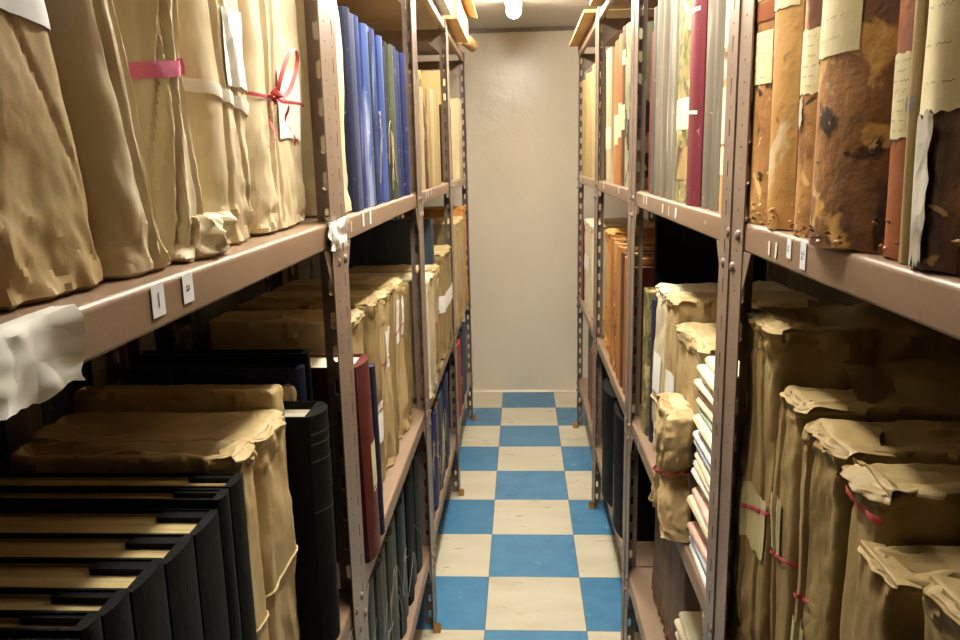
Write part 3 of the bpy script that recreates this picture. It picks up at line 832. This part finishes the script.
# ------------------------------------------------------------------ bound volumes
class Volume:
    """bound volume standing spine-out: cover, page block, optional spine labels, ties and handwriting"""
    def __init__(s, side, y0, y1, z0, h, xf, depth=.27, rnd=.004, lean=0.0, seed=1.0, ragged=0.0):
        s.sx = -1 if side == 'L' else 1
        s.T = y1 - y0; s.h = h; s.D = depth; s.rnd = rnd; s.lean = lean; s.seed = seed; s.rag = ragged
        s.loc = (xf - s.sx * rnd * 0.8, (y0 + y1) / 2, z0)
    def spine(s, u, z, off=0.0):
        """u in [-.5,.5] across the spine"""
        a = s.rnd * (2 * u) ** 2 - off
        if s.rag: a += s.rag * nz(u * 4 + s.seed * 3, z * 9, s.seed)
        return (s.sx * a, u * s.T + s.lean * z, z)
    def make(s, name, label, cover, pages='pages', cat='book', group=None, drop=0.006, nz_=14):
        t = thing(name, label, cat, s.loc, group); s.t = t
        th = min(0.003, s.T * 0.18); n = 10
        prof = [(s.D, -s.T / 2)] + [(s.rnd + 0.012, -s.T / 2)]
        outer = []
        rows = []
        for j in range(nz_ + 1):
            z = s.h * j / nz_
            zz = z
            row = [(s.sx * s.D, -s.T / 2 + s.lean * z, z), (s.sx * (s.rnd + .01), -s.T / 2 + s.lean * z, z)]
            for i in range(n + 1):
                u = -0.5 + i / n
                p = s.spine(u, z)
                if s.rag and j in (0, nz_):
                    d = abs(nz(u * 9 + s.seed, j, s.seed)) * s.rag * 3
                    p = (p[0], p[1], z + (d if j == 0 else -d))
                row.append(p)
            row += [(s.sx * (s.rnd + .01), s.T / 2 + s.lean * z, z), (s.sx * s.D, s.T / 2 + s.lean * z, z)]
            # inner wall
            inner = [(s.sx * s.D, s.T / 2 - th + s.lean * z, z), (s.sx * (s.rnd + th + .004), s.T / 2 - th + s.lean * z, z),
                     (s.sx * (s.rnd + th + .004), -s.T / 2 + th + s.lean * z, z), (s.sx * s.D, -s.T / 2 + th + s.lean * z, z)]
            rows.append(row + inner)
        mb = MB(); mb.grid(rows, closed=True)
        m = len(rows[0]); R0, R1 = rows[0], rows[-1]
        for R in (R0, R1):
            k = len(mb.v); mb.v += R
            # top/bottom rims of the cover: spine strip then the two boards
            o = list(range(k, k + m))
            mb.f.append((o[0], o[1], o[m - 2], o[m - 1]))
            mb.f.append((o[n + 3], o[n + 4], o[m - 4], o[m - 3]))
            mb.f.append(tuple(o[1:n + 4]) + (o[m - 3], o[m - 2]))
        mb.build('cover', cover, t, angle=30)
        pb = MB()
        x0, x1 = s.sx * (s.rnd + th + .004), s.sx * (s.D - .004)
        yy = s.T / 2 - th
        nrow = 5; h0, h1 = 0.003, s.h - drop
        R = []
        for z in (h0, h1):
            R.append([(x0, -yy + s.lean * z, z), (x1, -yy + s.lean * z, z), (x1, yy + s.lean * z, z), (x0, yy + s.lean * z, z)])
        pb.grid(R, closed=True); pb.cap(R[0]); pb.cap(R[1])
        pb.build('page_block', pages, t, smooth=False)
        return s
    def patch(s, u0, u1, z0, z1, material='label_paper', name='spine_label', off=.0009, rag=0.0, lines=0, ink='ink', tilt=0.0):
        nu, nv = 12, 12; rows = []
        for j in range(nv + 1):
            row = []
            for i in range(nu + 1):
                u = u0 + (u1 - u0) * i / nu; v = j / nv
                du = rag * .4 * nz(v * 6, s.seed + i) / s.T if i in (0, nu) else 0
                z = z0 + (z1 - z0) * v + tilt * u * s.T + (rag * nz(i * .9, s.seed + j) if j in (0, nv) else 0)
                row.append(s.spine(u + du, z, off))
            rows.append(row)
        o = MB().grid(rows).build(name, material, s.t, angle=40)
        if lines:
            mb = MB(); rr = random.Random(int(s.seed * 100) + 7)
            W = (u1 - u0); 
            for k in range(lines):
                zc = z1 - (z1 - z0) * (k + .8) / (lines + .6)
                a0 = u0 + W * (.10 + .12 * rr.random()); a1 = u1 - W * (.08 + .35 * rr.random())
                pts = []; nn = max(8, int((a1 - a0) * s.T / .0011)); hh = .0012 * (.6 + .8 * rr.random())
                for i in range(nn):
                    u = a0 + (a1 - a0) * i / nn
                    pts.append((u, zc + hh * math.sin(i * 1.9) * (.5 + .8 * rr.random()) + tilt * u * s.T))
                R = [[s.spine(u, z - .0003, off + .0008), s.spine(u, z + .0003, off + .0008)] for u, z in pts]
                q = 0
                while q < len(R) - 2:
                    w = rr.randint(4, 11); seg = R[q:q + w]
                    if len(seg) > 1: mb.grid(seg)
                    q += w + rr.randint(2, 4)
            mb.build('handwriting', ink, o, smooth=False)
        return o
    def band(s, z, h, material, name='spine_band', off=.0012):
        rows = [[s.spine(-.5 + i / 12, zz, off) for i in range(13)] for zz in (z, z + h / 2, z + h)]
        return MB().grid(rows).build(name, material, s.t, angle=40)
    def tie(s, z, material='string_grey', k=3, seed=0, length=.09, name='tie_string'):
        rr = random.Random(seed * 31 + int(s.seed * 10)); mb = MB()
        for q in range(k):
            y = (rr.random() - .5) * s.T * .8; zz = z + rr.uniform(-.02, .02); x = -.004
            vy, vz, vx = rr.uniform(-.6, .6), rr.uniform(-.9, .3), rr.uniform(.1, .5)
            pts = []
            st = length / 12
            for i in range(13):
                pts.append((s.sx * x, y + s.lean * zz, zz))
                x -= vx * st * .35; y += vy * st; zz += vz * st
                vy += rr.uniform(-.5, .5); vz += rr.uniform(-.6, .35); vx = vx * .8 + rr.uniform(-.25, .15)
                x = min(x, -.002)
            mb.tube(pts, .0006, 4)
        return mb.build(name, material, s.t)
    def flakes(s, n=8, material='leather_tan', seed=1):
        rr = random.Random(seed); mb = MB()
        for i in range(n):
            y = (rr.random() - .5) * s.T; z = .004 + abs(rr.gauss(0, .012)); a = -.001 - rr.random() * .003
            r = rr.uniform(.002, .0045); k = len(mb.v)
            pts = [(s.sx * (a + rr.uniform(-.003, .003)), y + r * math.cos(q), max(.001, z + .6 * r * math.sin(q))) for q in (0, 1.2, 2.4, 3.7, 5.1)]
            mb.cap(pts)
        o = mb.build('leather_flakes', material, s.t, solid=.0006); o['kind'] = 'stuff'
        return o

# --- right, eye level, nearest rack: old leather ledgers
xr = .266
v = Volume('R', .954, 1.038, 1.30, .40, xr, .30, .012, .03, 1.1, .0010).make('leather_ledger', 'tan leather ledger with a rounded-corner paper label beside the right post', 'leather_tan')
v.patch(-.42, .40, .166, .226, lines=6); v.patch(-.4, .45, .262, .33, lines=4, rag=.003); v.flakes(9, 'leather_tan', 3); v.band(.238, .02, 'leather_red')
v = Volume('R', .878, .949, 1.30, .41, xr, .30, .016, .03, 2.3, .0010).make('leather_ledger', 'smooth amber leather ledger with a bare rounded spine', 'leather_amber')
v.patch(-.46, .46, .238, .33, rag=.003); v.flakes(9, 'leather_amber', 5)
v = Volume('R', .806, .862, 1.30, .40, xr, .30, .012, .01, 3.7, .0012).make('leather_ledger', 'tan ledger with a cream label torn at its lower edge', 'leather_tan')
v.patch(-.46, .46, .142, .205, rag=.004, lines=6); v.patch(-.46, .46, .235, .33, rag=.003); v.flakes(6, 'leather_tan', 7)
v.patch(-.05, .42, .11, .140, 'torn_grey', 'torn_strip', rag=.008)
v = Volume('R', .664, .800, 1.30, .42, .266, .30, .034, .0, 4.2, .0016).make('leather_ledger', 'thickest mottled leather ledger with a large handwritten label', 'leather_mottled')
v.patch(-.30, .50, .166, .33, lines=9, rag=.003, tilt=-.05); v.flakes(16, 'leather_mottled', 9)
v = Volume('R', .619, .658, 1.30, .40, .268, .30, .006, 0.03, 5.5, .0010).make('leather_ledger', 'reddish leather ledger with a long low handwritten label', 'leather_red')
v.patch(-.44, .44, .094, .158, lines=8, rag=.003); v.flakes(5, 'leather_red', 11)
v = Volume('R', .602, .616, 1.30, .40, .262, .30, .003, .05, 6.6, .0006).make('leather_ledger', 'thin pale tan ledger marked with the number 18', 'cloth_cream')
me = text_mesh('18', .016)
for q in me.vertices:
    q.co = (v.sx * -.0016, -q.co.x + .004, .118 + q.co.y)
me.materials.clear(); me.materials.append(MATS['ink_blue']); link('lettering', me, v.t)
v = Volume('R', .543, .599, 1.30, .40, .264, .30, .010, .03, 7.7, .0020).make('leather_ledger', 'battered ledger with torn grey wrapping below a cream label', 'leather_mottled')
v.patch(-.5, .5, .110, .30, 'label_paper', rag=.004, lines=7, off=.003); v.patch(-.16, .5, .004, .108, 'torn_grey', 'torn_wrapping', rag=.010, off=.004)
v = Volume('R', .44, .540, 1.30, .40, .270, .30, .010, .03, 8.4, .0010).make('leather_ledger', 'amber leather ledger at the right edge of the photo', 'leather_amber')
v.flakes(6, 'leather_amber', 15)
# --- right, eye level, second rack
xr = .268
def vol(side, a, b, z, h, xf, m, label, depth=.27, rnd=.004, lean=0.0, seed=1.0, name='bound_volume', pages='pages', group=None, cat='book', drop=.006):
    return Volume(side, a, b, z, h, xf, depth, rnd, lean, seed).make(name, label, m, pages, cat, group, drop)
v = vol('R', 1.120, 1.206, 1.30, .45, xr, 'leather_amber', 'tan volume with patched cream labels half hidden by the right post', seed=11.1)
v.patch(-.46, .46, .10, .18, lines=3); v.patch(-.46, .46, .235, .30); v.patch(-.46, .46, .19, .228, 'torn_grey', 'dark_patch'); v.patch(-.46, .46, .055, .095)
vol('R', 1.210, 1.262, 1.30, .46, xr, 'cloth_grey', 'near one of two grey volumes beside the maroon book', rnd=.006, seed=11.9, drop=.02)
vol('R', 1.266, 1.317, 1.30, .46, xr, 'cloth_grey', 'grey volume touching the near side of the maroon book', rnd=.006, seed=12.4)
v = vol('R', 1.322, 1.422, 1.30, .46, xr - .004, 'cloth_maroon', 'maroon book with pale spine bars on the right shelf', rnd=.010, seed=13.5)
for z in (.334, .314, .152): v.patch(-.35, .42, z, z + .006, 'booklet_cream', 'gilt_bar', tilt=.05)
v = vol('R', 1.428, 1.552, 1.30, .46, xr, 'mottled_green', 'mottled yellow volume with a white label, next to the maroon book', rnd=.008, seed=14.6)
v.patch(-.45, .45, .130, .185, lines=3); v.patch(-.5, .5, .04, .10, 'mottled_stain', 'torn_patch', rag=.006); v.patch(-.42, .42, .28, .40, 'mottled_green', 'title_panel', lines=5)
for i, (a, b, w) in enumerate(((1.558, 1.632, 'first'), (1.636, 1.706, 'second'), (1.710, 1.782, 'third'))):
    vol('R', a, b, 1.30, .45 - .008 * i, xr, 'cloth_grey', f'{w} of three grey volumes beyond the mottled yellow one', rnd=.008, seed=15.2 + i, group='three grey volumes')
vol('R', 1.788, 1.838, 1.30, .40, xr, 'cloth_grey_dark', 'dull dark grey volume among the grey volumes', seed=18.8)
vol('R', 1.842, 1.900, 1.30, .36, xr + .004, 'cloth_oxblood', 'dark red thin volume by the second right post', seed=19.9)
# --- right, eye level, third rack
v = vol('R', 2.075, 2.205, 1.30, .42, xr, 'mottled_patched', 'pale green patched volume nearest the second right post', seed=21.4, rnd=.008, lean=.08)
v = vol('R', 2.215, 2.300, 1.30, .44, xr, 'mottled_patched', 'green and black patched volume on the third right rack', seed=22.6, lean=.05)
v = vol('R', 2.305, 2.375, 1.30, .445, xr, 'cloth_brown', 'brown volume with cream labels on the third right rack', seed=23.7, lean=.03)
v.patch(-.48, .48, .16, .23); v.patch(-.48, .48, .34, .38)
v = vol('R', 2.38, 2.455, 1.30, .435, xr, 'cloth_orange', 'near one of two orange volumes, third right rack', seed=24.8, lean=.03); v.patch(-.48, .48, .14, .24)
v = vol('R', 2.46, 2.560, 1.30, .430, xr, 'cloth_orange', 'orange volume next to the tall cream one, third right rack', seed=25.9, lean=.03); v.patch(-.48, .48, .12, .21)
v = vol('R', 2.60, 2.760, 1.30, .43, xr - .004, 'cloth_cream_white', 'tall cream volume leaning by the third right post', seed=26.2, rnd=.006, lean=.10); v.patch(-.48, .48, .11, .18, 'label_paper')
# --- right, eye level, farthest rack
for i in range(8):
    a = 3.03 + i * .108
    vol('R', a, a + .104, 1.30, .43 + .008 * (i % 3), xr, 'cloth_cream', f'{("first", "second", "third", "fourth", "fifth", "sixth", "seventh", "last")[i]} of the row of cream volumes on the farthest right rack', seed=30.1 + i * 1.3, rnd=.006, group='cream volumes by the end wall')

# --- right, lower shelf
vol('R', 1.800, 1.838, .705, .35, .278, 'cloth_navy', 'thin dark blue book among parcels, lower right', seed=41.2)
vol('R', 1.850, 1.930, .705, .36, .272, 'mottled_green', 'yellowish green mottled volume by the second right post, lower shelf', seed=42.3)
for i, (a, b, h, m, w) in enumerate(((2.106, 2.165, .385, 'cloth_oxblood', 'dark red'), (2.17, 2.245, .40, 'cloth_orange', 'near orange'), (2.25, 2.33, .405, 'cloth_brown', 'reddish brown'),
                                  (2.335, 2.42, .412, 'cloth_orange', 'middle orange'), (2.425, 2.505, .415, 'leather_tan', 'tan leather'), (2.51, 2.59, .42, 'cloth_orange', 'far orange'))):
    vol('R', a, b, .705, h, .268, m, f'{w} volume before the golden parcel on the third right rack', seed=43.1 + i * 1.2, rnd=.008)
vol('R', 2.068, 2.098, .705, .53, .325, 'cloth_black', 'black portfolio standing taller than the orange volumes by the post', seed=51.7, depth=.29)
vol('R', 3.74, 3.86, .705, .38, .262, 'cloth_oxblood', 'dark red book at the far end of the lower right shelf', seed=52.8)
# --- right, bottom shelf
v = vol('R', 2.16, 2.385, .26, .37, .262, 'cloth_black', 'near one of two large black binders on the bottom right shelf', seed=53.3, rnd=.02)
v.patch(-.05, -.02, .03, .20, 'steel', 'metal_strip')
vol('R', 2.39, 2.615, .26, .375, .252, 'cloth_black', 'far one of two large black binders on the bottom right shelf', seed=54.4, rnd=.02)
vol('R', 2.66, 2.70, .26, .33, .270, 'cloth_cream', 'narrow cream folder beyond the black binders, bottom right', seed=55.6)
vol('R', 3.04, 3.16, .26, .33, .275, 'cloth_brown', 'brown book on the bottom shelf past the third right post', seed=56.2)
vol('R', 3.20, 3.36, .26, .30, .270, 'cloth_red', 'red book on the bottom shelf of the farthest right rack', seed=57.3)
vol('R', 3.40, 3.62, .26, .36, .280, 'cloth_grey_dark', 'dark grey book beside the red one, bottom right', seed=58.9)

# --- left, eye level, second rack: the blue volumes
blues = [(.038, .336, 'cloth_navy', 'dark navy'), (.046, .334, 'cloth_lavender', 'faded lavender'), (.056, .340, 'cloth_blue', 'bright blue'), (.050, .334, 'cloth_blue_pale', 'streaked blue'),
         (.036, .328, 'cloth_green_black', 'dark greenish'), (.064, .342, 'cloth_blue', 'worn bright blue'), (.046, .336, 'cloth_blue_pale', 'pale worn blue'), (.040, .322, 'cloth_navy', 'plain navy'),
         (.046, .338, 'cloth_green_black', 'blackish'), (.050, .338, 'cloth_olive', 'olive grey'), (.056, .342, 'cloth_blue', 'deep blue'), (.064, .340, 'cloth_navy', 'violet blue'), (.066, .342, 'cloth_blue', 'far blue')]
ordn = ['first', 'second', 'third', 'fourth', 'fifth', 'sixth', 'seventh', 'eighth', 'ninth', 'tenth', 'eleventh', 'twelfth', 'last']
y = 1.349
for i, (t_, h, m, w) in enumerate(blues):
    v = vol('L', y, y + t_, 1.30, h, -.318 - .003 * (i % 3), m, f'{w} cloth volume, {ordn[i]} in the row of blue volumes', seed=61.1 + i * 1.1, rnd=.006, lean=-.03, group='blue cloth volumes')
    if i in (5, 8): v.tie(.165 if i == 5 else .16, 'string', 4, i, .09)
    y += t_ + .0025
vol('L', 1.45, 1.475, 1.30, .352, -.40, 'cloth_cream_white', 'cream folder rising behind the blue volumes', seed=77.1, depth=.20).t.location.y = 2.085
# --- left, eye level, third rack
cr = [(.075, .285, 'cloth_cream', 'narrow cream'), (.085, .292, 'cloth_cream_white', 'whitish cream'), (.10, .298, 'mottled_stain', 'brown-stained'), (.085, .305, 'cloth_cream', 'yellowed'), (.085, .31, 'cloth_cream_white', 'plain cream'), (.09, .315, 'cloth_cream', 'far yellowed'), (.09, .31, 'cloth_cream', 'last cream')]
y = 2.205
for i, (t_, h, m, w) in enumerate(cr):
    vol('L', y, y + t_, 1.30, h, -.318, m, f'{w} volume on the third left rack at eye level', seed=81.1 + i * 1.7, rnd=.006)
    y += t_ + .003
vol('L', 2.86, 2.95, 1.30, .40, -.40, 'mottled_green', 'taller green mottled volume behind the cream ones, third left rack', seed=88.8, depth=.24)
vol('L', 2.955, 3.04, 1.30, .41, -.40, 'mottled_green', 'tall green mottled volume beside the third left post', seed=89.9, depth=.24)
# --- left, eye level, farthest rack
vol('L', 3.16, 3.42, 1.30, .30, -.325, 'cloth_brown', 'wide dark brown volume on the farthest left rack', seed=91.3)
vol('L', 3.45, 3.60, 1.30, .46, -.36, 'cardboard', 'tall cardboard-coloured volume on the farthest left rack', seed=92.3)
vol('L', 3.64, 3.84, 1.30, .36, -.312, 'cloth_cream_white', 'white leaning volume at the end of the left racks', seed=93.3, lean=.12)

# --- left, lower shelf, nearest rack: black binders
edges = [(.360, .459), (.462, .486), (.489, .526), (.530, .583), (.587, .642), (.646, .702), (.705, .732), (.736, .773)]
hs = [.382, .386, .380, .374, .366, .362, .370, .370]
for i, ((a, b), h) in enumerate(zip(edges, hs)):
    v = Volume('L', a, b, .69, h, -.332, .285, .003, 0.0, 101.1 + i).make('black_binder', f'black-spined binder of yellowed papers, {ordn[i] if i < 7 else "last"} from the near end of its row', 'cloth_black', 'pages', 'binder', 'black binders on the lower left shelf', drop=.007)
    # black hinge board over the far half of the page tops
    th = .003; T = v.T
    MB().box(-.012, -.058, .20 * T, T / 2 - th, h - .014, h - .0015).build('hinge_board', 'cloth_black', v.t, smooth=False)
    MB().box(-.012, -.275, T / 2 - th - .0015, T / 2 - th - .0005, h - .02, h - .004).build('folder_edge', 'kraft', v.t, smooth=False)
v = Volume('L', 1.002, 1.076, .69, .352, -.322, .28, .016, .02, 111.3).make('black_ledger', 'large black ledger with faint spine lettering, lower left', 'cloth_black', 'pages_white', drop=.012)
for z in (.325, .31, .285, .21): v.band(z, .0016, 'cloth_grey_dark', 'raised_band')
v.patch(-.25, .25, .235, .275, 'cloth_black', 'title_panel', lines=4, ink='cloth_grey_dark', off=.0006)
v = vol('L', 1.107, 1.134, .69, .395, -.363, 'cloth_navy', 'dark navy ledger behind the black ledger, by the left post', seed=113.4)
v = vol('L', 1.137, 1.168, .69, .410, -.363, 'cloth_black', 'black ledger pressed against the left post', seed=114.4)

# --- left, lower shelf, second rack
v = Volume('L', 1.250, 1.345, .69, .365, -.302, .28, .010, -.08, 121.5).make('oxblood_ledger', 'oxblood ledger with a paper label, standing proud on the lower left shelf', 'cloth_oxblood', 'pages_white')
v.patch(-.18, .36, .125, .215, 'label_paper', lines=3)
for z in (.13, .22, .30, .06): v.band(z, .003, 'cloth_oxblood', 'raised_band')
v = vol('L', 1.352, 1.378, .69, .335, -.300, 'cloth_navy', 'thin navy book leaning on the oxblood ledger', seed=122.5, lean=-.05, pages='pages_white')
# --- left, lower shelf, third rack
vol('L', 2.59, 2.635, .69, .50, -.330, 'slate_dark', 'tall slate blue portfolio, lower shelf of the third left rack', seed=123.6, depth=.32)

# --- left, bottom shelf
low = [(1.25, 1.33, .33, 'cloth_black', 'black book nearest the second left post', 1), (1.335, 1.395, .335, 'cloth_grey_dark', 'first grey volume with loose ties', 3), (1.40, 1.46, .33, 'cloth_grey_dark', 'second grey volume with loose ties', 3),
       (1.465, 1.525, .335, 'cloth_grey_dark', 'third grey volume with loose ties', 4), (1.53, 1.59, .325, 'cloth_olive', 'olive grey volume with tangled ties', 5), (1.595, 1.66, .33, 'cloth_grey_dark', 'last grey volume with ties', 3),
       (1.665, 1.735, .335, 'cloth_green_black', 'greenish black volume', 3), (1.74, 1.80, .33, 'cloth_slate', 'slate blue volume', 0), (1.806, 1.872, .335, 'cloth_black', 'near black volume with long ties', 4), (1.877, 1.96, .34, 'cloth_black', 'far black volume', 2),
       (1.965, 2.05, .34, 'cloth_green_black', 'blackish green volume by the post', 0)]
for i, (a, b, h, m, w, k) in enumerate(low):
    v = vol('L', a, b, .26, h, -.325 - .006 * (i % 2), m, f'{w}, bottom left shelf', seed=131.2 + i * 1.4, rnd=.006)
    if k: v.tie(.2 + .06 * math.sin(i * 2.1), 'string_grey', max(1, k - 1), i, .085)
low = [(2.20, 2.26, .33, 'cloth_red', 'red volume beside the third left post', 0), (2.265, 2.35, .335, 'cloth_navy', 'navy volume with ties', 4), (2.355, 2.44, .33, 'cloth_blue', 'bright blue volume with ties', 5), (2.445, 2.51, .33, 'cloth_orange', 'orange volume among blue ones', 0),
       (2.515, 2.60, .335, 'cloth_slate', 'slate volume with tangled ties', 6), (2.605, 2.70, .33, 'cloth_blue', 'far bright blue volume', 3), (2.705, 2.80, .335, 'cloth_navy', 'far navy volume', 0), (2.805, 2.90, .33, 'cloth_blue', 'last blue volume', 0)]
for i, (a, b, h, m, w, k) in enumerate(low):
    v = vol('L', a, b, .26, h, -.318 - .005 * (i % 2), m, f'{w}, bottom shelf of the third left rack', seed=151.2 + i * 1.4, rnd=.006)
    if k: v.tie(.2 + .05 * math.sin(i * 1.7), 'string', k, i + 20, .10)
for i, (a, b, m, w) in enumerate(((3.16, 3.27, 'cloth_grey_dark', 'grey'), (3.28, 3.45, 'cloth_red', 'red'), (3.46, 3.62, 'cloth_navy', 'navy'), (3.63, 3.80, 'cloth_blue', 'blue'))):
    v = vol('L', a, b, .26, .33, -.315, m, f'{w} volume on the bottom shelf of the farthest left rack', seed=171.3 + i, rnd=.006)
    if i == 1: v.tie(.15, 'string', 3, 3, .12)

# --- the rack behind: dim folders seen through the gap
dim = ['cloth_grey', 'cloth_black', 'cloth_grey', 'cloth_grey_dark', 'cloth_grey', 'cloth_black', 'cloth_grey', 'cloth_black', 'mottled_green', 'cloth_grey_dark']
y = .80; rr = random.Random(5)
for i, m in enumerate(dim):
    t_ = rr.uniform(.06, .085)
    if y < LY[1] + .01 < y + t_ + .02: y = LY[1] + .012
    v = vol('L', y, y + t_, .69, .40 if i != 8 else .37, -.725, m, f'{ordn[i]} dim folder from the near end in the rack seen behind the nearest left shelf', seed=181.4 + i, group='dim folders behind the left rack')
    if i == 8: v.patch(-.45, .45, .31, .36, 'mottled_green', 'pale_tab')
    y += t_ + .004

# ------------------------------------------------------------------ piles of booklets
def pile(side, xf, y0, y1, z0, n, th, mats, where, group, seed, curve=.0, depth=.21):
    rr = random.Random(seed); z = z0; sx = 1
    ordw = lambda k: ['lowest', 'second', 'third', 'fourth', 'fifth', 'sixth', 'seventh', 'eighth', 'ninth', 'tenth', 'eleventh', 'twelfth', 'thirteenth', 'fourteenth', 'fifteenth', 'sixteenth', 'seventeenth', 'eighteenth', 'nineteenth', 'twentieth', 'twenty-first', 'twenty-second', 'twenty-third', 'twenty-fourth'][k]
    for k in range(n):
        t_ = th * rr.uniform(.75, 1.25); m = mats[k % len(mats)]
        x0 = xf + rr.uniform(-.006, .010); dy = rr.uniform(-.006, .006); yaw = rr.uniform(-.04, .04)
        word = m.split('_')[1]
        t = thing('booklet', f'{word} paper booklet, {ordw(k)} from the bottom of the {where}', 'booklet', (x0, (y0 + y1) / 2 + dy, z), group)
        t.rotation_euler = (0, 0, yaw)
        h = (y1 - y0) / 2
        # folded cover with a rounded fold on the aisle side, pages inside
        rows = []
        for y in (-h, h):
            pr = [(depth, 0), (.004, 0)]
            for q in range(5):
                a = -PI / 2 - q / 4 * PI
                pr.append((.004 + .45 * t_ * math.cos(a), t_ / 2 + t_ / 2 * math.sin(a)))
            pr += [(.004, t_), (depth, t_), (depth, t_ - .001), (.005, t_ - .001), (.005, .001), (depth, .001)]
            rows.append([(sx * a, y, b) for a, b in pr])
        mb = MB(); mb.grid(rows, closed=True)
        mb.build('cover', m, t, angle=30)
        MB().box(.006, depth - .003, -h + .002, h - .002, .0012, t_ - .0012).build('pages', 'booklet_white', t, smooth=False)
        z += t_
    return z
pile('R', .262, 1.074, 1.278, .705, 24, .0148, ['booklet_white', 'booklet_blue', 'booklet_white', 'booklet_pink', 'booklet_cream', 'booklet_green', 'booklet_cream', 'booklet_pink', 'booklet_cream', 'booklet_white', 'booklet_cream', 'booklet_cream'],
     'tall pile behind the right post', 'booklets piled on the lower right shelf', 4)
pile('R', .272, 1.20, 1.43, .26, 16, .0150, ['booklet_cream', 'booklet_white', 'booklet_cream'], 'bottom right pile', 'booklets piled on the bottom right shelf', 8)

# ------------------------------------------------------------------ things on the top shelves
t = thing('cardboard_box', 'open cardboard box sticking out over the top left shelf', 'box', (-.26, 3.05, 1.90))
mb = MB(); mb.box(0, -.30, 0, .62, 0, .004)
mb.build('bottom', 'cardboard', t, smooth=False)
for nm, b in (('side', (0, -.004, 0, .62, .004, .115)), ('side', (-.296, -.30, 0, .62, .004, .115)), ('side', (-.004, -.296, 0, .004, .004, .115)), ('side', (-.004, -.296, .616, .62, .004, .115))):
    MB().box(*b).build(nm, 'cardboard', t, smooth=False)
build('lid_flap', [(0, 0, .115), (0, .62, .115), (.045, .60, .10), (.045, .02, .10)], [(0, 1, 2, 3)], 'cardboard', t, solid=.003, smooth=False)
t = thing('paper_bundle', 'bundle of white papers on the top left shelf before the cardboard box', 'paper', (-.275, 2.62, 1.90))
for i in range(9):
    z = i * .009
    MB().box(.004 * math.sin(i * 2.3), -.24, .006 * math.sin(i * 1.7), .36 + .006 * math.cos(i), z, z + .0085).build('sheaf', 'booklet_cream' if i % 3 else 'booklet_white', t, smooth=False)
MB().tube([(-.30, 3.72, 1.93), (-.28, 3.86, 1.935), (-.26, 4.0, 1.93)], .028, 16).build('paper_roll', 'cardboard')
tag(bpy.data.objects['paper_roll'], 'rolled brown paper at the far end of the top left shelf', 'paper')
tag(MB().tube([(-.36, 2.2, 1.935), (-.33, 2.55, 1.94)], .034, 18).build('map_roll', 'card_grey'), 'grey cardboard roll on the top left shelf', 'roll')
def board(y0, y1, x0, x1, z, th, label, tilt=0.0):
    v = [(x0, y0, z), (x1, y0, z + tilt), (x1, y1, z + tilt), (x0, y1, z), (x0, y0, z + th), (x1, y0, z + th + tilt), (x1, y1, z + th + tilt), (x0, y1, z + th)]
    f = [(0, 3, 2, 1), (4, 5, 6, 7), (0, 1, 5, 4), (1, 2, 6, 5), (2, 3, 7, 6), (3, 0, 4, 7)]
    return tag(build('cardboard_sheet', v, f, 'cardboard', smooth=False), label, 'cardboard')
board(3.02, 3.90, .205, .55, 1.9005, .012, 'long flat cardboard sheet over the edge of the farthest top right shelf')
board(2.10, 2.90, .215, .55, 1.9005, .012, 'flat cardboard sheet on the top of the third right rack')
